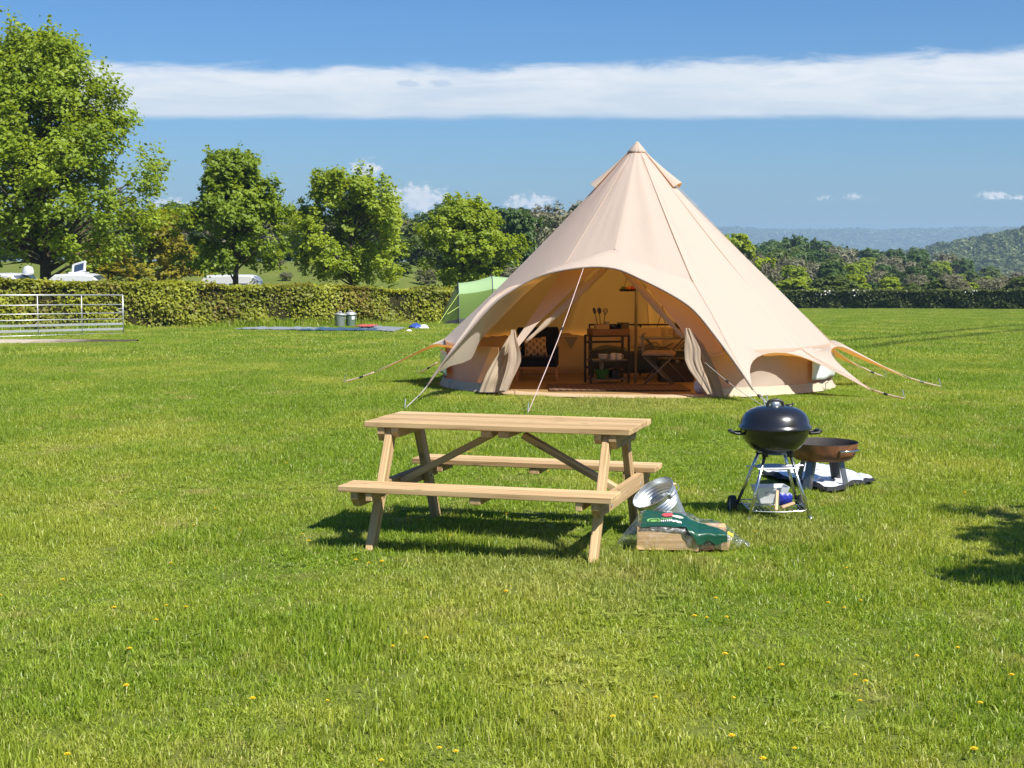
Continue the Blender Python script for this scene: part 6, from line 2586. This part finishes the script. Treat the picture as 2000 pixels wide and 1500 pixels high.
# hanging tray with fruit on the pole
hb = thing('hanging_basket', 'small tray of fruit hung by string from the centre pole', 'basket', (1.80 - 0.13, 22.28, TENT.z + 1.36))
mb = MB()
mb.lathe([(0, 0.0), (0.11, 0.0), (0.125, 0.03), (0.122, 0.03), (0.108, 0.006), (0, 0.006)], 24)
mb.build('tray', m_iron, hb, smooth=40)
for k in range(3):
    a = 2 * PI * k / 3
    mb = MB()
    mb.tube([(0.12 * math.cos(a), 0.12 * math.sin(a), 0.03), (0.02, 0, 0.27)], 0.0025, 5)
    mb.build('string', m_rope_dark, hb)
mb = MB()
mb.tube([(0.02, 0, 0.27), (0.13, 0.02, 0.40)], 0.0025, 5)
mb.build('string', m_rope_dark, hb)
m_apple = plain('red_apple', (0.42, 0.035, 0.025), 0.35, var=0.3, scale=25)
m_gap = plain('green_apple', (0.16, 0.22, 0.035), 0.35, var=0.2, scale=25)
m_org = plain('orange', (0.55, 0.22, 0.03), 0.45)
for (x, y, m_, lab) in ((-0.06, -0.03, m_gap, 'green apple in the hanging fruit tray'), (0.01, -0.05, m_org, 'orange in the hanging fruit tray'), (0.065, -0.02, m_apple, 'red apple in the hanging fruit tray')):
    mb = MB()
    mb.lathe([(0, 0.062), (0.012, 0.068), (0.030, 0.064), (0.040, 0.045), (0.038, 0.022), (0.022, 0.004), (0, 0.002)], 16)
    tag(mb.build('fruit', m_, smooth=True, loc=hb.location + Vector((x, y, 0.006))), lab, 'fruit')

# door mat
m_mat, N = new_mat('striped_mat')
tc = N.n('ShaderNodeTexCoord').outputs['Object']
sp = N.n('ShaderNodeSeparateXYZ', {0: tc})
zig = N.math('PINGPONG', N.math('MULTIPLY', sp.outputs[1], 1.0), 0.075)
s1 = N.math('FRACT', N.math('MULTIPLY', N.math('ADD', sp.outputs[0], N.math('MULTIPLY', zig, 1.6)), 11.0))
col = N.mix(N.step(s1, 0.42, 0.58), (0.022, 0.011, 0.007), (0.20, 0.11, 0.05))
b = N.n('ShaderNodeBsdfPrincipled', {'Base Color': col, 'Roughness': 0.95})
out(N, b.outputs[0])
MX, MY = 1.45, 21.15
rows = []
for i in range(31):
    x = -0.95 + 1.9 * i / 30
    rows.append([Vector((x, y, g1(MX + x, MY + y) - g1(MX, MY) + 0.012 + 0.004 * mnoise.noise(Vector((x * 4, y * 4, 1))))) for y in np.linspace(-0.66, 0.66, 13)])
mb = MB()
mb.grid(rows, thick=0.008)
tag(mb.build('door_mat', m_mat, smooth=True, loc=(MX, MY, fz(MX, MY))), 'dark zigzag patterned mat inside the tent doorway', 'mat')

# white bag just inside the right-hand flap
m_poly = plain('white_polythene', (0.62, 0.63, 0.68), 0.4, var=0.1, bump=0.6, bscale=25)
WX, WY = 2.49, 20.15
rows = []
for i in range(13):
    t = i / 12
    row = []
    for j in range(17):
        a = 2 * PI * j / 16
        rr = 0.085 * math.sin(PI * (0.12 + 0.80 * t)) ** 0.6 * (1 + 0.18 * mnoise.noise(Vector((math.cos(a) * 1.5, math.sin(a) * 1.5, t * 3))))
        row.append(Vector((rr * math.cos(a) * 1.15, rr * math.sin(a), 0.005 + 0.19 * t)))
    rows.append(row)
mb = MB()
mb.grid(rows, flip=True)
mb.add(rows[-1][:-1], [tuple(range(16))])
tag(mb.build('plastic_bag', m_poly, smooth=True, loc=(WX, WY, fz(WX, WY))), 'bundled white plastic bag on the floor by the right tent flap', 'bag')
# ------------------------------------------------------------------ field gate
m_galv = plain('gate_galv', (0.46, 0.47, 0.46), 0.45, metal=0.55, var=0.12)
ga, gb = at(241, 650, 49.5), at(0, 641, 45.8)
ga.z = g1(ga.x, ga.y); gb.z = g1(gb.x, gb.y)
dirg = (gb - ga).normalized()
gate = thing('field_gate', 'open galvanised metal field gate standing before the beech hedge', 'gate', ga)
GL = 4.9
zb = 0.03


def gp_(s, z):
    p = dirg * s
    return Vector((p.x, p.y, p.z + zb + z))


HG = 1.235
for k, z in enumerate((0.0, 0.145, 0.31, 0.475, 0.66, 0.93, HG)):
    mb = MB()
    if k in (1, 2):
        mb.box((0, 0, 0), (GL, 0.02, 0.075), bev=0.006)
        o = mb.build('flat_bar', m_galv, gate)
        o.location = gp_(GL / 2, z)
        o.rotation_euler = (0, -math.asin(dirg.z), math.atan2(dirg.y, dirg.x))
    else:
        mb.tube([gp_(0, z), gp_(GL, z)], 0.024 if k in (0, 6) else 0.017, 8)
        mb.build('rail', m_galv, gate, smooth=True)
for s in (0.0, 1.62, 3.26, GL):
    mb = MB()
    mb.tube([gp_(s, -0.01), gp_(s, HG + 0.01)], 0.025 if s in (0.0, GL) else 0.017, 8)
    mb.build('upright', m_galv, gate, smooth=True)
mb = MB()
mb.tube([gp_(0.0, 0.70), gp_(0.18, 0.70), gp_(0.20, 0.80), gp_(0.02, 0.80)], 0.014, 6)
mb.build('latch', m_galv, gate)
hp = gp_(GL + 0.16, 0)
mb = MB()
mb.box((hp.x, hp.y, hp.z + 0.65), (0.17, 0.17, 1.5), bev=0.01)
mb.build('hinge_post', m_pine, gate)
for z in (0.15, 1.05):
    mb = MB()
    mb.tube([gp_(GL, z), gp_(GL + 0.12, z)], 0.018, 6)
    mb.build('hinge', m_galv, gate)

# ------------------------------------------------------------------ dustbins
m_bin = plain('bin_metal', (0.25, 0.29, 0.26), 0.45, metal=0.55, var=0.15, scale=6)
m_bin_green = plain('bin_green', (0.13, 0.19, 0.14), 0.5, metal=0.3, var=0.15, scale=6)
for (px, py, mat, lid_h, lab, stick) in ((664, 639, m_bin, 0.0, 'grey metal dustbin with flat tilted lid before the hedge', False),
                                         (685, 638.5, m_bin_green, 0.03, 'dark green dustbin with domed lid and white sticker', True)):
    p = on_ground(px, py)
    t = thing('dustbin', lab, 'dustbin', p)
    mb = MB()
    prof = [(0, 0.0), (0.165, 0.0), (0.175, 0.01)]
    for k in range(12):
        q = k / 11
        prof.append((0.175 + 0.03 * q + (0.004 if k % 2 else 0), 0.02 + 0.46 * q))
    prof += [(0.212, 0.49), (0.205, 0.495), (0, 0.49)]
    mb.lathe(prof, 24)
    mb.build('body', mat, t, smooth=40)
    mb = MB()
    tilt = Matrix.Rotation(R(4 if not stick else 0), 4, 'Y')
    mb.lathe([(0.225, 0.475), (0.232, 0.50), (0.20, 0.535 + lid_h), (0.10, 0.56 + lid_h), (0, 0.57 + lid_h)], 24, mat=tilt)
    ld = mb.build('lid', m_galv, t, smooth=40)
    mb = MB()
    mb.tube(catmull([(-0.06, 0, 0.56 + lid_h), (-0.05, 0, 0.61 + lid_h), (0.05, 0, 0.61 + lid_h), (0.06, 0, 0.56 + lid_h)], 9), 0.016, 6)
    mb.build('handle', m_galv, ld, smooth=True)
    for s in (-1, 1):
        mb = MB()
        mb.tube(catmull([(s * 0.198, -0.07, 0.36), (s * 0.235, -0.05, 0.33), (s * 0.235, 0.05, 0.33), (s * 0.198, 0.07, 0.36)], 9), 0.008, 6)
        mb.build('side_handle', m_galv, t, smooth=True)
    if stick:
        mb = MB()
        rows = [[(0.208 * math.cos(a), 0.208 * math.sin(a), z) for z in (0.30, 0.42)] for a in np.linspace(R(-72), R(-38), 6)]
        mb.grid(rows)
        mb.build('sticker', m_white, t)

# ------------------------------------------------------------------ groundsheets laid out to dry
def tarp(name, lab, quad, mat, seed, amp=0.05, h=0.05, cat='groundsheet'):
    P = [on_ground(*q) for q in quad]
    c = sum(P, Vector()) / 4
    rows = []
    n = 26
    for i in range(n + 1):
        row = []
        for j in range(n + 1):
            u, v = i / n, j / n
            p = (P[0] * (1 - u) + P[1] * u) * (1 - v) + (P[3] * (1 - u) + P[2] * u) * v
            k = Vector((u * 6 + seed, v * 5, seed))
            z = h + amp * abs(mnoise.noise(k)) + amp * 0.4 * mnoise.noise(k * 2.3)
            dx_ = 0.12 * mnoise.noise(k * 0.8 + Vector((0, 9, 0)))
            row.append(Vector((p.x + dx_ - c.x, p.y + 0.12 * mnoise.noise(k) - c.y, g1(p.x, p.y) - c.z + z)))
        rows.append(row)
    mb = MB()
    mb.grid(rows, thick=0.02)
    return tag(mb.build(name, mat, smooth=50, loc=c), lab, cat, 'groundsheets spread on the field')


m_tg = cloth('tarp_grey', (0.20, 0.21, 0.24), None, rough=0.6)
m_tb = plain('tarp_blue', (0.040, 0.085, 0.16), 0.45, var=0.3)
m_tp = plain('tarp_pale', (0.22, 0.25, 0.29), 0.5, var=0.2)
m_tr = plain('tarp_red', (0.45, 0.09, 0.07), 0.6)
tarp('groundsheet', 'pale blue grey groundsheet spread on the field away from the bins', [(462, 646), (610, 648), (640, 644), (505, 642.5)], m_tp, 1.0)
tarp('groundsheet', 'creased bright blue groundsheet spread below the dustbins', [(585, 648.5), (735, 649), (745, 645), (620, 644.5)], m_tb, 2.0, amp=0.06)
tarp('groundsheet', 'dark grey groundsheet spread between dustbins and green tent', [(690, 646), (768, 651), (790, 644), (722, 639)], m_tg, 3.0, amp=0.06)
tarp('groundsheet', 'narrow red cloth lying on the edge of the grey groundsheet', [(694, 645), (722, 646), (738, 642), (708, 641)], m_tr, 4.0, amp=0.03, h=0.13, cat='cloth')


def bundle(name, lab, px, py, w, d, h, mat, seed, cat='bag'):
    p = on_ground(px, py)
    rows = []
    for i in range(15):
        t = i / 14
        row = []
        for j in range(21):
            a = 2 * PI * j / 20
            rr = (1 - t ** 2.2) ** 0.5 if t < 1 else 0.001
            rr = max(rr, 0.001) * (1 + 0.35 * mnoise.noise(Vector((math.cos(a) * 1.6 + seed, math.sin(a) * 1.6, t * 2))))
            row.append(Vector((w * rr * math.cos(a), d * rr * math.sin(a), h * t * (1 + 0.4 * mnoise.noise(Vector((math.cos(a) * 2, math.sin(a) * 2 + seed, 3)))))))
        rows.append(row)
    mb = MB()
    mb.grid(rows, flip=True)
    tag(mb.build(name, mat, smooth=60, loc=p), lab, cat)


m_tb2 = plain('bundle_blue', (0.03, 0.07, 0.30), 0.5, var=0.3)
bundle('tent_bag', 'blue crumpled tent bag on the field before the green tent', 812, 643, 0.27, 0.3, 0.20, m_tb2, 1.0)
bundle('tent_bag', 'white crumpled bag lying against the blue tent bag', 826, 643, 0.24, 0.25, 0.15, m_white, 5.0)
bundle('tent_bag', 'small white bag lying apart before the blue tent bag', 799, 648, 0.11, 0.12, 0.08, m_white, 9.0)

# ------------------------------------------------------------------ green tunnel tent
m_gt = cloth('tent_green', (0.15, 0.23, 0.055), (0.25, 0.38, 0.07), 0.25, rough=0.6)
m_gl = cloth('tent_mint', (0.34, 0.50, 0.25), (0.35, 0.50, 0.2), 0.25, rough=0.6)
m_gs = cloth('tent_skirt', (0.085, 0.085, 0.105), None, rough=0.7)
gt0 = on_ground(880, 634)
gt = thing('tunnel_tent', 'green tunnel tent with grey skirt beside the hedge, behind the cream tent', 'tent', gt0, R(4))
K = 3000 / gt0.y
secs = [(-0.42, 0.03, 0.55), (0.36, 1.72, 1.05), (1.80, 2.02, 1.15), (3.30, 2.02, 1.15), (4.6, 1.75, 1.05), (5.5, 0.05, 0.5)]
NS = 49


def sect(x, h, w):
    pts = []
    for k in range(NS):
        a = PI * k / (NS - 1)
        c, s = math.cos(a), math.sin(a)
        pts.append(Vector((x, 1.15 - w * (abs(c) ** 0.75) * (1 if c > 0 else -1), h * s ** 0.72)))
    return pts


m_list = {}
rows_all = []
for i in range(len(secs) - 1):
    a, b_ = secs[i], secs[i + 1]
    nstep = 7
    strip = []
    for q in range(nstep + 1):
        t = q / nstep
        sagk = 1 - 0.03 * math.sin(PI * t)
        ph = a[1] + (b_[1] - a[1]) * (t if i not in (0, 4) else (t ** 0.75 if i == 0 else 1 - (1 - t) ** 0.75))
        strip.append(sect(a[0] + (b_[0] - a[0]) * t, ph * sagk, (a[2] + (b_[2] - a[2]) * t) * sagk))
    # lower grey skirt, green sides, mint roof
    def cut(z0, z1):
        return [[p for p in row] for row in strip]
    for nm, rng_, mat in (('skirt', (0, 2), m_gs), ('side_panel', (1, 12), m_gt), ('roof_panel', (11, 38), m_gl if i not in (0, 4) else m_gt), ('side_panel', (37, 48), m_gt), ('skirt', (47, 49), m_gs)):
        mb = MB()
        mb.grid([row[rng_[0]:rng_[1]] for row in strip], thick=0.006)
        mb.build(nm, mat, gt, smooth=50)
for i in range(1, 5):
    mb = MB()
    mb.tube([p + Vector((0, 0, 0.012)) for p in sect(*secs[i])], 0.02, 6)
    mb.build('arch_pole', m_gs, gt, smooth=True)
m_line = plain('tent_line', (0.45, 0.55, 0.12), 0.7)
for (p0, p1) in (((0.36, 0.2, 1.3), (-0.55, -0.55, 0.02)), ((0.36, 1.0, 1.6), (-1.3, 0.9, 0.02)), ((0.36, 0.12, 0.75), (-0.15, -0.25, 0.45))):
    mb = MB()
    mb.tube([p0, p1], 0.011, 5)
    mb.build('guy_line', m_line, gt)

# ------------------------------------------------------------------ caravans behind the hedge
m_cw = plain('caravan_white', (0.50, 0.51, 0.52), 0.3, var=0.04)
m_cg = plain('caravan_glass', (0.03, 0.05, 0.10), 0.08, var=0.2, spec=0.8)
m_cb = plain('caravan_grey', (0.06, 0.06, 0.065), 0.4)


def caravan(lab, px, d, roof_y, L, turn, hatch=False, dome=False):
    x = (px - 1000) / 3000 * d
    z = g1(x, d)
    h = CAM_H + (497 - roof_y) / 3000 * d - z
    t = thing('caravan', lab, 'caravan', (x, d, z), turn)
    prof = [(-L / 2, 0.45), (-L / 2 - 0.05, 1.1), (-L / 2 + 0.05, h - 0.22), (-L / 2 + 0.28, h - 0.03), (0, h), (L / 2 - 0.62, h - 0.015), (L / 2 - 0.42, h - 0.06), (L / 2 - 0.20, h - 0.24), (L / 2 + 0.02, 1.2), (L / 2, 0.45)]
    mb = MB()
    rows = []
    for (y, k) in ((-1.08, 0.96), (-1.03, 0.99), (-0.9, 1.0), (0.9, 1.0), (1.03, 0.99), (1.08, 0.96)):
        row = [Vector((p[0] * (0.98 + 0.02 * k), y, 0.45 + (p[1] - 0.45) * k)) for p in prof]
        row.append(row[0])
        rows.append(row)
    mb.grid(rows)
    n = len(prof)
    mb.add(rows[0][:-1], [tuple(range(n))])
    mb.add(rows[-1][:-1], [tuple(reversed(range(n)))])
    mb.build('body', m_cw, t, smooth=35)
    mb = MB()
    a, b_ = Vector((L / 2 - 0.36, 0, h - 0.09)), Vector((L / 2 - 0.16, 0, h - 0.34))
    nn = Vector((0.78, 0, 0.62)) * 0.03
    mb.add([a + Vector((0, -0.9, 0)) + nn, b_ + Vector((0, -0.9, 0)) + nn, b_ + Vector((0, 0.9, 0)) + nn, a + Vector((0, 0.9, 0)) + nn,
            a + Vector((0, -0.9, 0)) - nn, b_ + Vector((0, -0.9, 0)) - nn, b_ + Vector((0, 0.9, 0)) - nn, a + Vector((0, 0.9, 0)) - nn],
           [(0, 1, 2, 3), (7, 6, 5, 4), (0, 4, 5, 1), (1, 5, 6, 2), (2, 6, 7, 3), (3, 7, 4, 0)])
    mb.build('front_window', m_cg, t)
    for xx in (-L / 4, L / 8):
        mb = MB()
        mb.box((xx, -1.075, 1.45), (0.9, 0.03, 0.5), bev=0.01)
        mb.build('side_window', m_cg, t)
    for s in (-1, 1):
        w = thing('wheel', None, None)
        w.parent = t
        w.location = (0, s * 0.98, 0.31)
        w.rotation_euler = (PI / 2, 0, 0)
        mb = MB()
        mb.lathe([(0.2, -0.09), (0.30, -0.09), (0.31, -0.05), (0.31, 0.05), (0.30, 0.09), (0.2, 0.09)], 24)
        mb.build('tyre', m_rubber, w, smooth=40)
        mb = MB()
        mb.lathe([(0, -0.07), (0.2, -0.09), (0.2, 0.09), (0, 0.07)], 24)
        mb.build('rim', m_wheel, w, smooth=40)
    if hatch:
        hx = hatch
        hg = thing('roof_hatch', None, None)
        hg.parent = t
        hg.location = (hx, 0, h)
        hg.rotation_euler = (R(-28), R(-14), R(-24))
        fr = MB()
        w_, l_ = 0.26, 0.44
        for (c_, s_) in (((-w_, 0, l_ / 2), (0.09, 0.05, l_)), ((w_, 0, l_ / 2), (0.09, 0.05, l_)), ((0, 0, 0.04), (2 * w_, 0.048, 0.09)), ((0, 0, l_ - 0.02), (2 * w_, 0.048, 0.09))):
            fr.box(c_, s_, bev=0.01)
        fr.build('hatch_frame', m_cw, hg)
        fr = MB()
        fr.box((0, 0, l_ / 2), (2 * w_ - 0.08, 0.02, l_ - 0.08))
        fr.build('hatch_pane', m_cg, hg)
        fr = MB()
        fr.box((0, 0, 0), (0.6, 1.1, 0.07), bev=0.02)
        fr.build('hatch_base', m_cw, t, loc=(hx, 0.1, h + 0.01))
    if dome:
        mb = MB()
        mb.lathe([(0.20, 0), (0.20, 0.12), (0.15, 0.24), (0, 0.30)], 20, c=(dome, 0, h - 0.02))
        mb.build('roof_dome', m_cw, t, smooth=40)
    return t


caravan('white caravan roof showing over the hedge below the dense round tree', 458, 74, 536, 2.85, R(3))
caravan('white caravan with raised roof hatch showing over the hedge by the tallest tree', 158, 56.9, 533.5, 2.0, R(6), hatch=-0.05)
caravan('white caravan roof with a small dome showing over the hedge above the gate', 4, 55.8, 533, 2.4, R(-4), dome=1.02)
